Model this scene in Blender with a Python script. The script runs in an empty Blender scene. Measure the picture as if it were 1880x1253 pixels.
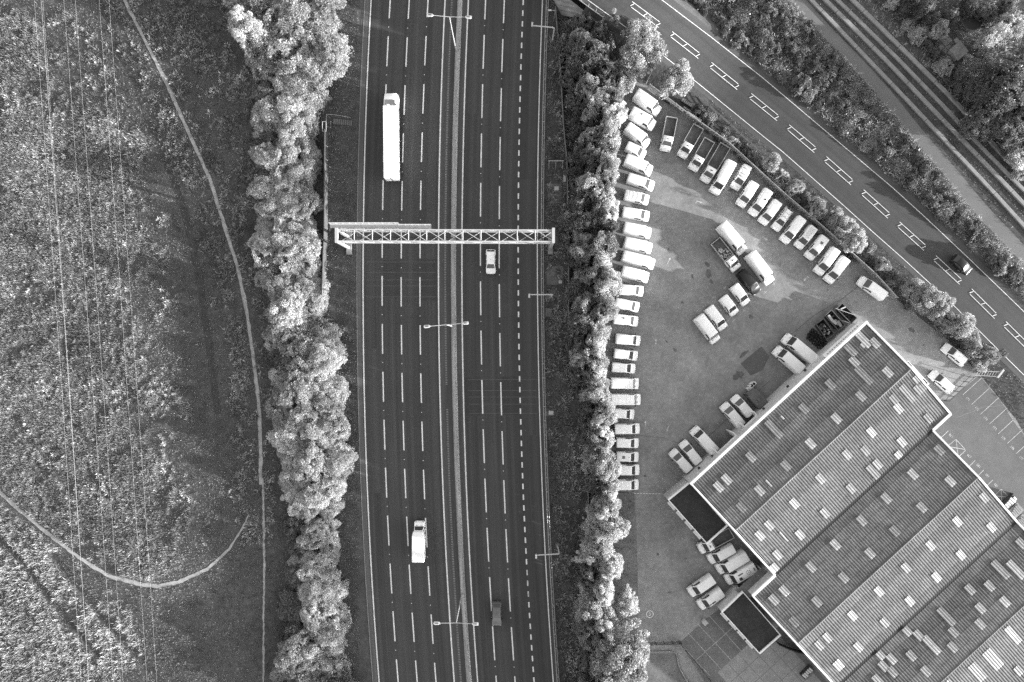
import bpy, math, random
import numpy as np

R = math.radians
SC = bpy.context.scene
COL = SC.collection

# ------------------------------------------------------------------ camera, sky, sun, exposure
CAM_H, PXM = 125.0, 9.6                     # camera height (m), ground pixels per metre of the 1880 px frame
cam = bpy.data.cameras.new("camera")
cam.sensor_width = 36.0
cam.lens = 36.0 * CAM_H / (1880.0 / PXM)
cam.clip_start, cam.clip_end = 1.0, 6000.0
cam_o = bpy.data.objects.new("camera", cam)
cam_o.location = (0, 0, CAM_H)
COL.objects.link(cam_o)
SC.camera = cam_o

SUN_EL, SUN_AZ = 9.0, -16.0                # elevation; azimuth of the sun measured from +X (image right), ccw
sun_dir = (math.cos(R(SUN_EL)) * math.cos(R(SUN_AZ)), math.cos(R(SUN_EL)) * math.sin(R(SUN_AZ)), math.sin(R(SUN_EL)))
w = bpy.data.worlds.new("World")
SC.world = w
w.use_nodes = True
nt = w.node_tree
bg = nt.nodes["Background"]
sky = nt.nodes.new("ShaderNodeTexSky")
sky.sky_type = 'NISHITA'
sky.sun_disc = False
sky.sun_elevation = R(SUN_EL)
sky.sun_rotation = R(90 - SUN_AZ)           # Nishita rotation 0 = +Y, clockwise
sky.air_density, sky.dust_density, sky.ozone_density = 1.0, 1.5, 1.0
bw = nt.nodes.new("ShaderNodeRGBToBW")      # the photograph is monochrome
nt.links.new(sky.outputs[0], bw.inputs[0])
nt.links.new(bw.outputs[0], bg.inputs[0])
bg.inputs[1].default_value = 0.15

sl = bpy.data.lights.new("sun", 'SUN')
sl.energy = 3.6
sl.angle = R(0.5)
sl.color = (1.0, 1.0, 1.0)
sun_o = bpy.data.objects.new("sun", sl)
import mathutils
sun_o.rotation_euler = mathutils.Vector(sun_dir).to_track_quat('Z', 'Y').to_euler()
sun_o.location = (80, -25, 60)
COL.objects.link(sun_o)

SC.view_settings.view_transform = 'Standard'
SC.view_settings.look = 'None'
SC.view_settings.exposure = 2.25
SC.view_settings.gamma = 1.0
SC.view_settings.use_curve_mapping = False
SC.render.engine = 'CYCLES'
SC.cycles.use_denoising = False         # keep the fine grain of leaves and grass
SC.cycles.sample_clamp_indirect = 1.5
SC.cycles.caustics_reflective = False
SC.cycles.caustics_refractive = False
SC.cycles.max_bounces = 6
SC.cycles.transparent_max_bounces = 4

# ------------------------------------------------------------------ helpers
def P(px, py, z=0.0):
    k = (CAM_H - z) / CAM_H / PXM
    return ((px - 940.0) * k, -(py - 626.5) * k, z)

def P2(px, py, z=0.0):
    p = P(px, py, z)
    return (p[0], p[1])

class MB:
    def __init__(s):
        s.v, s.f, s.m, s.uv = [], [], [], None
    def add(s, vs, fs, mi=0):
        o = len(s.v)
        s.v += [tuple(map(float, v)) for v in vs]
        s.f += [tuple(i + o for i in f) for f in fs]
        s.m += [mi] * len(fs)
        return s
    def box(s, c, d, rz=0.0, mi=0, taper=1.0, bottom=True):
        cx, cy, cz = c; hx, hy, hz = d[0] / 2, d[1] / 2, d[2] / 2
        ca, sa = math.cos(rz), math.sin(rz)
        vs = []
        for k, t in ((-1, 1.0), (1, taper)):
            for (i, j) in ((-1, -1), (1, -1), (1, 1), (-1, 1)):
                x, y = i * hx * t, j * hy * t
                vs.append((cx + x * ca - y * sa, cy + x * sa + y * ca, cz + k * hz))
        fs = [(4, 5, 6, 7), (0, 1, 5, 4), (1, 2, 6, 5), (2, 3, 7, 6), (3, 0, 4, 7)]
        if bottom: fs.append((3, 2, 1, 0))
        return s.add(vs, fs, mi)
    def prism(s, pts, z0, z1, mi=0):          # pts: ccw xy list
        n = len(pts)
        vs = [(p[0], p[1], z0) for p in pts] + [(p[0], p[1], z1) for p in pts]
        fs = [tuple(range(n, 2 * n)), tuple(range(n - 1, -1, -1))]
        fs += [(i, (i + 1) % n, n + (i + 1) % n, n + i) for i in range(n)]
        return s.add(vs, fs, mi)
    def poly(s, pts, z, mi=0):
        return s.add([(p[0], p[1], z) for p in pts], [tuple(range(len(pts)))], mi)
    def tube(s, pts, rad, n=6, mi=0, cap=True):
        pts = [np.array(p, float) for p in pts]
        rr = rad if isinstance(rad, (list, tuple)) else [rad] * len(pts)
        vs = []
        for i, p in enumerate(pts):
            d = pts[min(i + 1, len(pts) - 1)] - pts[max(i - 1, 0)]
            d /= (np.linalg.norm(d) + 1e-9)
            a = np.cross(d, (0, 0, 1.0))
            if np.linalg.norm(a) < 1e-3: a = np.cross(d, (1.0, 0, 0))
            a /= np.linalg.norm(a); b = np.cross(d, a)
            for k in range(n):
                t = 2 * math.pi * k / n
                vs.append(tuple(p + rr[i] * (math.cos(t) * a + math.sin(t) * b)))
        fs = []
        for i in range(len(pts) - 1):
            for k in range(n):
                k2 = (k + 1) % n
                fs.append((i * n + k, i * n + k2, (i + 1) * n + k2, (i + 1) * n + k))
        if cap:
            fs.append(tuple(range(n))); fs.append(tuple(range((len(pts) - 1) * n, len(pts) * n))[::-1])
        return s.add(vs, fs, mi)
    def strip(s, A, B, mi=0):                 # A, B: equal-length 3d polylines
        n = len(A)
        return s.add(list(A) + list(B), [(i, i + 1, n + i + 1, n + i) for i in range(n - 1)], mi)
    def loft(s, secs, mi=0, caps=True):
        n = len(secs[0]); vs = [p for q in secs for p in q]; fs = []
        for i in range(len(secs) - 1):
            for k in range(n):
                k2 = (k + 1) % n
                fs.append((i * n + k, i * n + k2, (i + 1) * n + k2, (i + 1) * n + k))
        if caps:
            fs.append(tuple(range(n))[::-1]); fs.append(tuple(range((len(secs) - 1) * n, len(secs) * n)))
        return s.add(vs, fs, mi)
    def mesh(s, name, mats, smooth=False):
        me = bpy.data.meshes.new(name)
        me.from_pydata(s.v, [], s.f)
        if not isinstance(mats, (list, tuple)): mats = [mats]
        for m in mats: me.materials.append(m)
        if len(mats) > 1: me.polygons.foreach_set("material_index", s.m)
        if smooth:
            me.polygons.foreach_set("use_smooth", [True] * len(me.polygons))
            try: me.set_sharp_from_angle(angle=R(38))
            except Exception: pass
        me.update()
        return me
    def build(s, name, mats, parent=None, smooth=False, loc=None):
        return link(name, s.mesh(name, mats, smooth), parent, loc)

def link(name, data, parent=None, loc=None, rz=0.0):
    o = bpy.data.objects.new(name, data)
    COL.objects.link(o)
    if parent is not None: o.parent = parent
    if loc is not None: o.location = loc
    if rz: o.rotation_euler = (0, 0, rz)
    return o

def tag(o, label, cat, group=None):
    o["label"] = label; o["category"] = cat
    if group: o["group"] = group
    return o

def struct(o):
    o["kind"] = "structure"; return o

def stuff(o, label=None, cat=None):
    o["kind"] = "stuff"
    if label: o["label"] = label
    if cat: o["category"] = cat
    return o

def empty(name, loc, rz=0.0):
    o = link(name, None, None, loc, rz)
    o.empty_display_size = 0.3
    return o

def copy_tree(o, parent=None):
    c = o.copy(); COL.objects.link(c); c.parent = parent
    for ch in list(o.children): copy_tree(ch, c)
    return c

def np_mesh(name, V, F, mat, tone=None):
    V = np.asarray(V, np.float32); F = np.asarray(F, np.int32)
    me = bpy.data.meshes.new(name)
    k = F.shape[1]
    me.vertices.add(len(V)); me.vertices.foreach_set("co", V.ravel())
    me.loops.add(F.size); me.loops.foreach_set("vertex_index", F.ravel())
    me.polygons.add(len(F))
    me.polygons.foreach_set("loop_start", np.arange(0, F.size, k, dtype=np.int32))
    me.polygons.foreach_set("loop_total", np.full(len(F), k, np.int32))
    me.materials.append(mat)
    if tone is not None:
        at = me.attributes.new('tone', 'FLOAT', 'POINT'); at.data.foreach_set('value', np.asarray(tone, np.float32))
    me.update(calc_edges=True)
    return me

ONES = ["", "first", "second", "third", "fourth", "fifth", "sixth", "seventh", "eighth", "ninth", "tenth", "eleventh", "twelfth",
        "thirteenth", "fourteenth", "fifteenth", "sixteenth", "seventeenth", "eighteenth", "nineteenth"]
TENS = {20: ("twentieth", "twenty"), 30: ("thirtieth", "thirty"), 40: ("fortieth", "forty"), 50: ("fiftieth", "fifty"), 60: ("sixtieth", "sixty"),
        70: ("seventieth", "seventy"), 80: ("eightieth", "eighty"), 90: ("ninetieth", "ninety")}
def ordn(n):
    if n < 20: return ONES[n]
    t = n // 10 * 10
    return TENS[t][0] if n == t else TENS[t][1] + "-" + ONES[n - t]

# ------------------------------------------------------------------ materials (all neutral greys)
def new_mat(name):
    m = bpy.data.materials.new(name); m.use_nodes = True
    t = m.node_tree; b = t.nodes["Principled BSDF"]
    return m, t, b

def g(v): return (v, v, v, 1.0)

def ramp(t, stops):
    n = t.nodes.new("ShaderNodeValToRGB")
    e = n.color_ramp.elements
    e[0].position, e[0].color = stops[0][0], g(stops[0][1])
    e[1].position, e[1].color = stops[-1][0], g(stops[-1][1])
    for p, v in stops[1:-1]:
        x = e.new(p); x.color = g(v)
    return n

def noise(t, coord, scale, detail=4, rough=0.6, vec_scale=None, out='Fac'):
    n = t.nodes.new("ShaderNodeTexNoise")
    n.inputs["Scale"].default_value = scale; n.inputs["Detail"].default_value = detail; n.inputs["Roughness"].default_value = rough
    if vec_scale is not None:
        mp = t.nodes.new("ShaderNodeMapping"); mp.inputs["Scale"].default_value = vec_scale
        t.links.new(coord, mp.inputs[0]); t.links.new(mp.outputs[0], n.inputs["Vector"])
    else:
        t.links.new(coord, n.inputs["Vector"])
    return n.outputs[out]

def mul(t, a, b):
    n = t.nodes.new("ShaderNodeMath"); n.operation = 'MULTIPLY'
    for i, x in enumerate((a, b)):
        if isinstance(x, (int, float)): n.inputs[i].default_value = x
        else: t.links.new(x, n.inputs[i])
    return n.outputs[0]

def surf(name, base, rough=0.6, layers=(), spec=0.3, coord='Object', bump=0.0, bscale=20.0, metal=0.0, uv=False):
    """grey surface: base albedo multiplied by noise layers (scale, low, high[, vec_scale[, detail]])"""
    if name not in ('white_van_paint', 'trailer_curtain', 'road_paint', 'white_trim', 'scuffed_bed_floor'): base *= 0.90
    m, t, b = new_mat(name)
    b.inputs["Roughness"].default_value = rough
    b.inputs["Specular IOR Level"].default_value = spec
    b.inputs["Metallic"].default_value = metal
    if not layers and not bump:
        b.inputs["Base Color"].default_value = g(base); return m
    if uv:
        c = t.nodes.new("ShaderNodeUVMap").outputs[0]
    elif coord == 'World':
        c = t.nodes.new("ShaderNodeNewGeometry").outputs["Position"]
    else:
        c = t.nodes.new("ShaderNodeTexCoord").outputs[coord]
    val = base
    for L in layers:
        vs = L[3] if len(L) > 3 else None
        f = noise(t, c, L[0], L[4] if len(L) > 4 else 4, 0.6, vs)
        r = ramp(t, [(0.3, L[1]), (0.7, L[2])]); t.links.new(f, r.inputs[0])
        rb = t.nodes.new("ShaderNodeRGBToBW"); t.links.new(r.outputs[0], rb.inputs[0])
        val = mul(t, val, rb.outputs[0])
    if not isinstance(val, (int, float)):
        cm = t.nodes.new("ShaderNodeCombineColor")
        for i in range(3): t.links.new(val, cm.inputs[i])
        t.links.new(cm.outputs[0], b.inputs["Base Color"])
    else: b.inputs["Base Color"].default_value = g(base)
    if bump:
        bp = t.nodes.new("ShaderNodeBump"); bp.inputs["Strength"].default_value = bump; bp.inputs["Distance"].default_value = 0.05
        t.links.new(noise(t, c, bscale, 5), bp.inputs["Height"]); t.links.new(bp.outputs[0], b.inputs["Normal"])
    return m

def leafmat(name, lo, hi, transl=0.3, objvar=0.25):
    lo, hi = lo * .84, hi * .84
    m = bpy.data.materials.new(name); m.use_nodes = True
    t = m.node_tree; t.nodes.clear()
    out = t.nodes.new("ShaderNodeOutputMaterial")
    ge = t.nodes.new("ShaderNodeNewGeometry")
    r = ramp(t, [(0.0, lo), (0.75, (lo + hi) / 2), (1.0, hi)]); t.links.new(ge.outputs["Random Per Island"], r.inputs[0])
    oi = t.nodes.new("ShaderNodeObjectInfo")
    mr = t.nodes.new("ShaderNodeMapRange"); mr.inputs[3].default_value = 1 - objvar; mr.inputs[4].default_value = 1 + objvar
    t.links.new(oi.outputs["Random"], mr.inputs[0])
    mx = t.nodes.new("ShaderNodeMix"); mx.data_type = 'RGBA'; mx.blend_type = 'MULTIPLY'; mx.inputs[0].default_value = 1.0
    t.links.new(r.outputs[0], mx.inputs[6]); t.links.new(mr.outputs[0], mx.inputs[7])
    at = t.nodes.new("ShaderNodeAttribute"); at.attribute_name = 'tone'
    m3 = t.nodes.new("ShaderNodeMix"); m3.data_type = 'RGBA'; m3.blend_type = 'MULTIPLY'; m3.inputs[0].default_value = 1.0
    t.links.new(mx.outputs[2], m3.inputs[6]); t.links.new(at.outputs["Fac"], m3.inputs[7]); mx = m3
    d = t.nodes.new("ShaderNodeBsdfDiffuse"); tr = t.nodes.new("ShaderNodeBsdfTranslucent")
    t.links.new(mx.outputs[2], d.inputs[0]); t.links.new(mx.outputs[2], tr.inputs[0])
    ms = t.nodes.new("ShaderNodeMixShader"); ms.inputs[0].default_value = transl
    t.links.new(d.outputs[0], ms.inputs[1]); t.links.new(tr.outputs[0], ms.inputs[2])
    gl = t.nodes.new("ShaderNodeBsdfGlossy"); gl.inputs["Roughness"].default_value = 0.45; gl.inputs[0].default_value = g(1.0)
    fr = t.nodes.new("ShaderNodeFresnel"); fr.inputs[0].default_value = 1.35
    m2 = t.nodes.new("ShaderNodeMixShader")
    t.links.new(mul(t, fr.outputs[0], 0.10), m2.inputs[0]); t.links.new(ms.outputs[0], m2.inputs[1]); t.links.new(gl.outputs[0], m2.inputs[2])
    t.links.new(m2.outputs[0], out.inputs[0])
    return m

M = {}
M['ground'] = surf('meadow_soil', 0.085, 0.9, [(0.05, .7, 1.3), (0.6, .75, 1.25), (5, .8, 1.2)], coord='World', spec=0.1, bump=0.6, bscale=3)
M['asphalt'] = surf('motorway_asphalt', 0.056, 0.75, [(0.9, .70, 1.32, (1, .006, 1), 3), (3.0, .88, 1.12, (1, .01, 1), 2), (0.12, .9, 1.1), (0.02, .93, 1.07), (30, .85, 1.15)], uv=True, spec=0.25)
M['patch_dark'] = surf('dark_resurfacing', 0.046, 0.75, [(0.9, .84, 1.18, (1, .006, 1), 3), (30, .85, 1.15)], uv=True, spec=0.25)
M['patch_light'] = surf('older_asphalt', 0.062, 0.78, [(0.9, .74, 1.28, (1, .006, 1), 3), (30, .85, 1.15)], uv=True, spec=0.25)
M['hardstrip'] = surf('worn_asphalt', 0.085, 0.85, [(1.2, .8, 1.2, (1, .05, 1)), (12, .85, 1.15)], uv=True, spec=0.2)
M['roadasphalt'] = surf('road_asphalt', 0.053, 0.8, [(0.9, .80, 1.22, (1, .01, 1), 3), (0.4, .9, 1.1), (30, .85, 1.15)], uv=True, spec=0.25)
M['shoulder'] = surf('road_shoulder', 0.08, 0.85, [(1.0, .75, 1.2, (1, .06, 1)), (14, .85, 1.15)], uv=True, spec=0.2)
M['yard'] = surf('yard_asphalt', 0.25, 0.85, [(0.045, .78, 1.18), (0.25, .80, 1.18), (1.3, .82, 1.14), (9, .9, 1.1), (40, .9, 1.1)], coord='World', spec=0.2)
M['yardstrip'] = surf('old_asphalt_strip', 0.17, 0.9, [(0.3, .75, 1.2), (2, .8, 1.15), (14, .85, 1.15)], coord='World', spec=0.2)
M['carpark'] = surf('carpark_asphalt', 0.115, 0.85, [(0.06, .85, 1.12), (0.5, .9, 1.1), (20, .9, 1.1)], coord='World', spec=0.2)
M['baycourt'] = surf('dark_bay_asphalt', 0.15, 0.85, [(0.2, .8, 1.2), (1.5, .85, 1.15), (20, .9, 1.1)], coord='World', spec=0.2)
M['patch'] = surf('asphalt_patch', 0.22, 0.85, [(0.6, .8, 1.2), (12, .85, 1.15)], coord='World', spec=0.2)
M['stain'] = surf('oil_stain', 0.10, 0.55, [(2, .7, 1.4)], coord='World', spec=0.4)
M['concrete'] = surf('concrete', 0.27, 0.85, [(0.5, .8, 1.15), (4, .85, 1.12), (25, .9, 1.1)], coord='World', spec=0.2)
M['concrete_dark'] = surf('stained_concrete', 0.15, 0.9, [(0.6, .75, 1.2), (5, .8, 1.2)], coord='World', spec=0.2)
M['channel'] = surf('concrete_channel', 0.115, 0.85, [(0.9, .75, 1.2, (1, .04, 1)), (10, .85, 1.15)], uv=True, spec=0.2)
M['barrier'] = surf('barrier_concrete', 0.32, 0.85, [(1.4, .65, 1.25, (1, .06, 1)), (3, .85, 1.15, (1, .3, 1))], uv=True, spec=0.2)
M['beam'] = surf('guideway_concrete', 0.25, 0.85, [(0.8, .8, 1.15), (6, .88, 1.1)], coord='World', spec=0.2)
M['cyclepath'] = surf('cycle_path_surface', 0.15, 0.85, [(0.15, .88, 1.1), (12, .92, 1.08)], coord='World', spec=0.2)
M['dirtpath'] = surf('trodden_path', 0.36, 0.95, [(0.6, .75, 1.2), (5, .8, 1.2)], coord='World', spec=0.05)
M['darkband'] = surf('dark_ground_band', 0.06, 0.95, [(0.6, .8, 1.2), (5, .8, 1.2)], coord='World', spec=0.05)
M['paint'] = surf('road_paint', 0.76, 0.6, [(0.8, .78, 1.08), (5, .72, 1.1)], coord='World')
M['paint_worn'] = surf('worn_road_paint', 0.62, 0.7, [(1.5, .55, 1.15), (9, .7, 1.1)], coord='World')
M['stud'] = surf('road_stud', 0.6, 0.4)
M['van'] = surf('white_van_paint', 0.9, 0.28, [(0.7, .92, 1.03), (6, .94, 1.02)], spec=0.5)
M['curtain'] = surf('trailer_curtain', 0.78, 0.5, [(0.3, .95, 1.04), (2.0, .95, 1.04, (1, .2, 1))])
M['trim'] = surf('black_plastic', 0.025, 0.55)
M['glass'] = surf('vehicle_glass', 0.06, 0.08, spec=0.6)
M['tyre'] = surf('tyre_rubber', 0.02, 0.85)
M['hub'] = surf('wheel_hub', 0.35, 0.4, metal=0.6)
M['lamp'] = surf('headlamp_glass', 0.5, 0.15, spec=0.7)
M['taillamp'] = surf('tail_lamp', 0.08, 0.2, spec=0.6)
M['darkpaint'] = surf('dark_car_paint', 0.022, 0.22, [(3, .9, 1.1)], spec=0.6)
M['greypaint'] = surf('grey_car_paint', 0.17, 0.3, [(3, .92, 1.06)], spec=0.6, metal=0.3)
M['blackvan'] = surf('black_van_paint', 0.012, 0.35, [(3, .9, 1.1)], spec=0.4)
M['bed'] = surf('scuffed_bed_floor', 0.06, 0.6, [(1.2, .6, 1.5), (7, .75, 1.3)], spec=0.4)
M['alu'] = surf('aluminium', 0.55, 0.4, [(4, .85, 1.1)], metal=0.3)
M['steel'] = surf('galvanised_steel', 0.42, 0.5, [(1.5, .85, 1.12), (10, .9, 1.1)], metal=0.3)
M['whitesteel'] = surf('white_painted_steel', 0.46, 0.45, [(1.5, .88, 1.05), (8, .92, 1.04)])
M['greysteel'] = surf('grey_sheet_metal', 0.14, 0.6, [(0.8, .8, 1.2), (6, .88, 1.1)])
M['fencegrey'] = surf('weathered_fence_panel', 0.075, 0.8, [(0.8, .75, 1.2), (6, .85, 1.15)])
M['darksteel'] = surf('dark_painted_steel', 0.04, 0.6, [(2, .7, 1.4)])
M['timber'] = surf('weathered_timber', 0.16, 0.85, [(2, .75, 1.2), (12, .85, 1.15)])
M['roof'] = surf('fibre_cement_sheet', 0.138, 0.8, [(0.09, .82, 1.16), (0.35, .84, 1.16), (1.4, .84, 1.16), (6, .9, 1.1)], coord='World', spec=0.2)
M['skylight'] = surf('rooflight_sheet', 0.38, 0.5, [(0.8, .8, 1.15), (5, .88, 1.1)], coord='World')
def vary_by_object(m, lo, hi):
    t = m.node_tree; b = t.nodes["Principled BSDF"]; src = b.inputs["Base Color"].links[0].from_socket
    oi = t.nodes.new("ShaderNodeObjectInfo"); mr = t.nodes.new("ShaderNodeMapRange"); mr.inputs[3].default_value = lo; mr.inputs[4].default_value = hi
    t.links.new(oi.outputs["Random"], mr.inputs[0])
    mx = t.nodes.new("ShaderNodeMix"); mx.data_type = 'RGBA'; mx.blend_type = 'MULTIPLY'; mx.inputs[0].default_value = 1.0
    t.links.new(src, mx.inputs[6]); t.links.new(mr.outputs[0], mx.inputs[7]); t.links.new(mx.outputs[2], b.inputs["Base Color"])
vary_by_object(M['skylight'], .55, 1.2)
vary_by_object(M['roof'], .80, 1.16)
vary_by_object(M['van'], .93, 1.01)
M['rooffelt'] = surf('flat_roof_felt', 0.034, 0.8, [(0.25, .7, 1.4), (1.5, .8, 1.25), (10, .9, 1.1)], coord='World', spec=0.2)
M['gutter'] = surf('dark_gutter', 0.02, 0.8)
M['wallpaint'] = surf('pale_wall_render', 0.48, 0.75, [(0.5, .85, 1.1), (4, .9, 1.08)], coord='World')
M['trimwhite'] = surf('white_trim', 0.74, 0.5, [(1, .9, 1.05)], coord='World')
M['door'] = surf('roller_door', 0.12, 0.6, [(2, .9, 1.1)])
M['wood'] = surf('scrap_board', 0.35, 0.8, [(3, .75, 1.2)])
M['card'] = surf('pale_scrap', 0.55, 0.75, [(4, .8, 1.1)])
M['plastic_white'] = surf('white_plastic', 0.7, 0.4)
M['bark'] = surf('bark', 0.07, 0.9, [(6, .6, 1.4)])
M['wire'] = surf('aluminium_cable', 0.35, 0.6)
M['leaf_pale'] = leafmat('pale_leaves', 0.36, 0.78, 0.46)
M['leaf_mid'] = leafmat('mid_leaves', 0.27, 0.64, 0.45)
M['leaf_dark'] = leafmat('dark_leaves', 0.09, 0.27, 0.35)
M['leaf_scrub'] = leafmat('scrub_leaves', 0.12, 0.38, 0.35)
M['weed_mid'] = leafmat('mid_weed_leaves', 0.16, 0.46, 0.3, 0.0)
M['weed'] = leafmat('bright_weed_leaves', 0.34, 0.70, 0.35, 0.0)
M['weed_dark'] = leafmat('dark_weed_leaves', 0.16, 0.46, 0.25, 0.0)
M['grass'] = leafmat('grass_blades', 0.14, 0.38, 0.3, 0.0)
M['drygrass'] = leafmat('dry_grass_blades', 0.36, 0.78, 0.3, 0.0)

# ------------------------------------------------------------------ lines of the motorway (x px as a function of y px)
def curve(c, a=5.5e-5, y0=520.0): return lambda y: c + a * (y - y0) ** 2
Lc = lambda c: curve(c)
Mc = lambda c: curve(c, 5.0e-5, 492.0)
Rc = lambda c: curve(c, 4.6e-5, 455.0)
YS = np.linspace(-260, 1500, 89)

def uv_strip(name, fA, fB, z, mat, parent=None, zB=None, ys=YS):
    A = [P(fA(y), y, z) for y in ys]; B = [P(fB(y), y, z if zB is None else zB) for y in ys]
    return uv_strip_pts(name, A, B, mat, parent)

def uv_strip_pts(name, A, B, mat, parent=None, n=4):
    V, F, UV = [], [], []
    d = 0.0; prev = None
    for a, b in zip(A, B):
        a = np.array(a); b = np.array(b); c = (a + b) / 2
        if prev is not None: d += np.linalg.norm(c - prev)
        prev = c
        wd = np.linalg.norm(b - a)
        for k in range(n + 1):
            V.append(tuple(a + (b - a) * k / n)); UV.append((wd * k / n, d))
    for i in range(len(A) - 1):
        for k in range(n):
            q = i * (n + 1) + k
            F.append((q + n + 1, q + n + 2, q + 1, q))
    me = bpy.data.meshes.new(name); me.from_pydata(V, [], F)
    ul = me.uv_layers.new(name="UVMap")
    li = np.zeros(len(me.loops), np.int32); me.loops.foreach_get("vertex_index", li)
    ul.data.foreach_set("uv", np.array(UV, np.float32)[li].ravel())
    me.materials.append(mat); me.update()
    return link(name, me, parent)

# ------------------------------------------------------------------ ground
gb = MB(); GS = 1500
gb.poly([(-GS, -GS), (GS, -GS), (GS, GS), (-GS, GS)], 0.0)
ground = struct(gb.build('ground', M['ground']))

# ------------------------------------------------------------------ motorway
motorway = struct(uv_strip('motorway', Lc(664), Mc(806), 0.020, M['asphalt']))
motorway2 = struct(uv_strip('motorway', Mc(847), Rc(989), 0.020, M['asphalt']))
median = struct(uv_strip('central_reserve', Mc(805.9), Mc(847.1), 0.016, M['hardstrip']))

def band(parent, fc, y0, y1, wpx, z, mat, name):
    n = max(1, int(abs(y1 - y0) / 60)); ys = np.linspace(y0, y1, n + 1)
    mb = MB(); mb.strip([P(fc(y) - wpx / 2, y, z) for y in ys], [P(fc(y) + wpx / 2, y, z) for y in ys][::1])
    mb.f = [f[::-1] for f in mb.f]
    return mb.build(name, mat, parent)

for fc, par, wd in ((Lc(666.5), motorway, 2.2), (Mc(805.0), motorway, 2.4), (Mc(848), motorway2, 2.4), (Rc(986.5), motorway2, 2.0)):
    band(par, fc, -250, 1490, wd, 0.026, M['paint'], 'edge_line')
for fc, par, start, per, ln in ((Lc(701.5), motorway, 507, 88, 55), (Lc(736.5), motorway, 509, 88, 54), (Lc(771), motorway, 509, 88.5, 54),
                                (Rc(882.0), motorway2, 517, 90.5, 62), (Rc(916.5), motorway2, 522, 90, 61)):
    k0 = int((start + 60) // per)
    y = start - per * (k0 + 1)
    while y < 1300:
        band(par, fc, y, y + ln, 2.25, 0.026, M['paint'], 'lane_dash')
        sx, sy, _ = P(fc(y - 17), y - 17)
        MB().box((sx, sy, 0.013), (0.16, 0.16, 0.03)).build('road_stud', M['stud'], par)
        y += per
y = 454 - 19.75 * 24
while y < 1280:
    band(motorway2, Rc(951.3), y, y + 10, 2.6, 0.026, M['paint_worn'] if 1040 < y < 1100 else M['paint'], 'lane_dash')
    y += 19.75
# resurfaced patches, each slightly different in tone
for par, fa, fb, y0, y1, mt in ((motorway, Lc(703), Lc(735), 478, 548, 'patch_dark'), (motorway, Lc(773), Lc(803), 476, 552, 'patch_dark'), (motorway2, Rc(850), Rc(880), 694, 764, 'patch_dark'), (motorway2, Rc(918), Rc(949), 692, 762, 'patch_dark'),
                                (motorway, Lc(669), Lc(700), 640, 905, 'patch_light'), (motorway2, Rc(953), Rc(984), 330, 800, 'patch_light'), (motorway2, Rc(850), Rc(881), -80, 210, 'patch_light'), (motorway, Lc(738), Lc(769), 960, 1300, 'patch_light')):
    uv_strip('resurfaced_patch', fa, fb, 0.0225, M[mt], par, ys=np.linspace(y0, y1, 12))
# thin induction-loop saw cuts
for par, fa, fb, ys_ in ((motorway, Lc(672), Lc(800), (481, 500, 514, 525, 545)), (motorway2, Rc(856), Rc(984), (697, 717, 729, 742, 759))):
    for yy in ys_:
        mb = MB(); A = [P(fa(yy), yy, 0.024), P(fb(yy), yy, 0.024)]; B = [P(fa(yy), yy + .7, 0.024), P(fb(yy), yy + .7, 0.024)]
        mb.strip(B, A); mb.build('sealed_joint', M['stain'], par)

# concrete drainage strip and kerb west of the motorway
ls = struct(uv_strip('verge_channel', Lc(655.5), Lc(663.8), 0.045, M['channel']))
uv_strip('channel_edge', Lc(654.6), Lc(655.8), 0.10, M['concrete'], ls)
rs = struct(uv_strip('verge_channel', Rc(989.2), Rc(999.5), 0.03, M['hardstrip']))
# slotted drain in the central reserve
dr = MB()
yy = -60
fdr = Mc(817.6)
while yy < 1320:
    if not (708 < yy < 752):
        a = P(fdr(yy), yy, 0); dr.box((a[0], a[1], 0.03), (0.36, 0.15, 0.03), 0)
    yy += 3.1
stuff(dr.build('slotted_drain', M['concrete'], median))
# concrete barrier
prof = [(-0.50, 0.0), (-0.46, 0.10), (-0.28, 0.30), (-0.20, 0.95), (0.20, 0.95), (0.28, 0.30), (0.46, 0.10), (0.50, 0.0)]
fb_ = Mc(832.6)
cb = tag(empty('median_barrier', P(fb_(626), 626, 0)), 'long dirty pale concrete barrier between the two motorway carriageways', 'barrier')
base = np.array(P(fb_(626), 626, 0))
ysb = np.arange(-250, 1500, 42.0)
for i in range(len(ysb) - 1):
    secs = []
    for yv in np.linspace(ysb[i] + .12, ysb[i + 1] - .12, 3):
        c = np.array(P(fb_(yv), yv, 0)) - base
        secs.append([(c[0] + p[0], c[1], c[2] + p[1]) for p in prof])
    V = [p for s_ in secs for p in s_]; n = len(prof)
    me = MB().loft([s_[::-1] for s_ in secs]).mesh('barrier_section', M['barrier'])
    ul = me.uv_layers.new(name="UVMap")
    for lp in me.loops:
        co = me.vertices[lp.vertex_index].co
        ul.data[lp.index].uv = (co.x - (np.interp(co.y, [secs[-1][0][1], secs[0][0][1]], [secs[-1][0][0], secs[0][0][0]])), co.y)
    link('barrier_section', me, cb)

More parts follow.
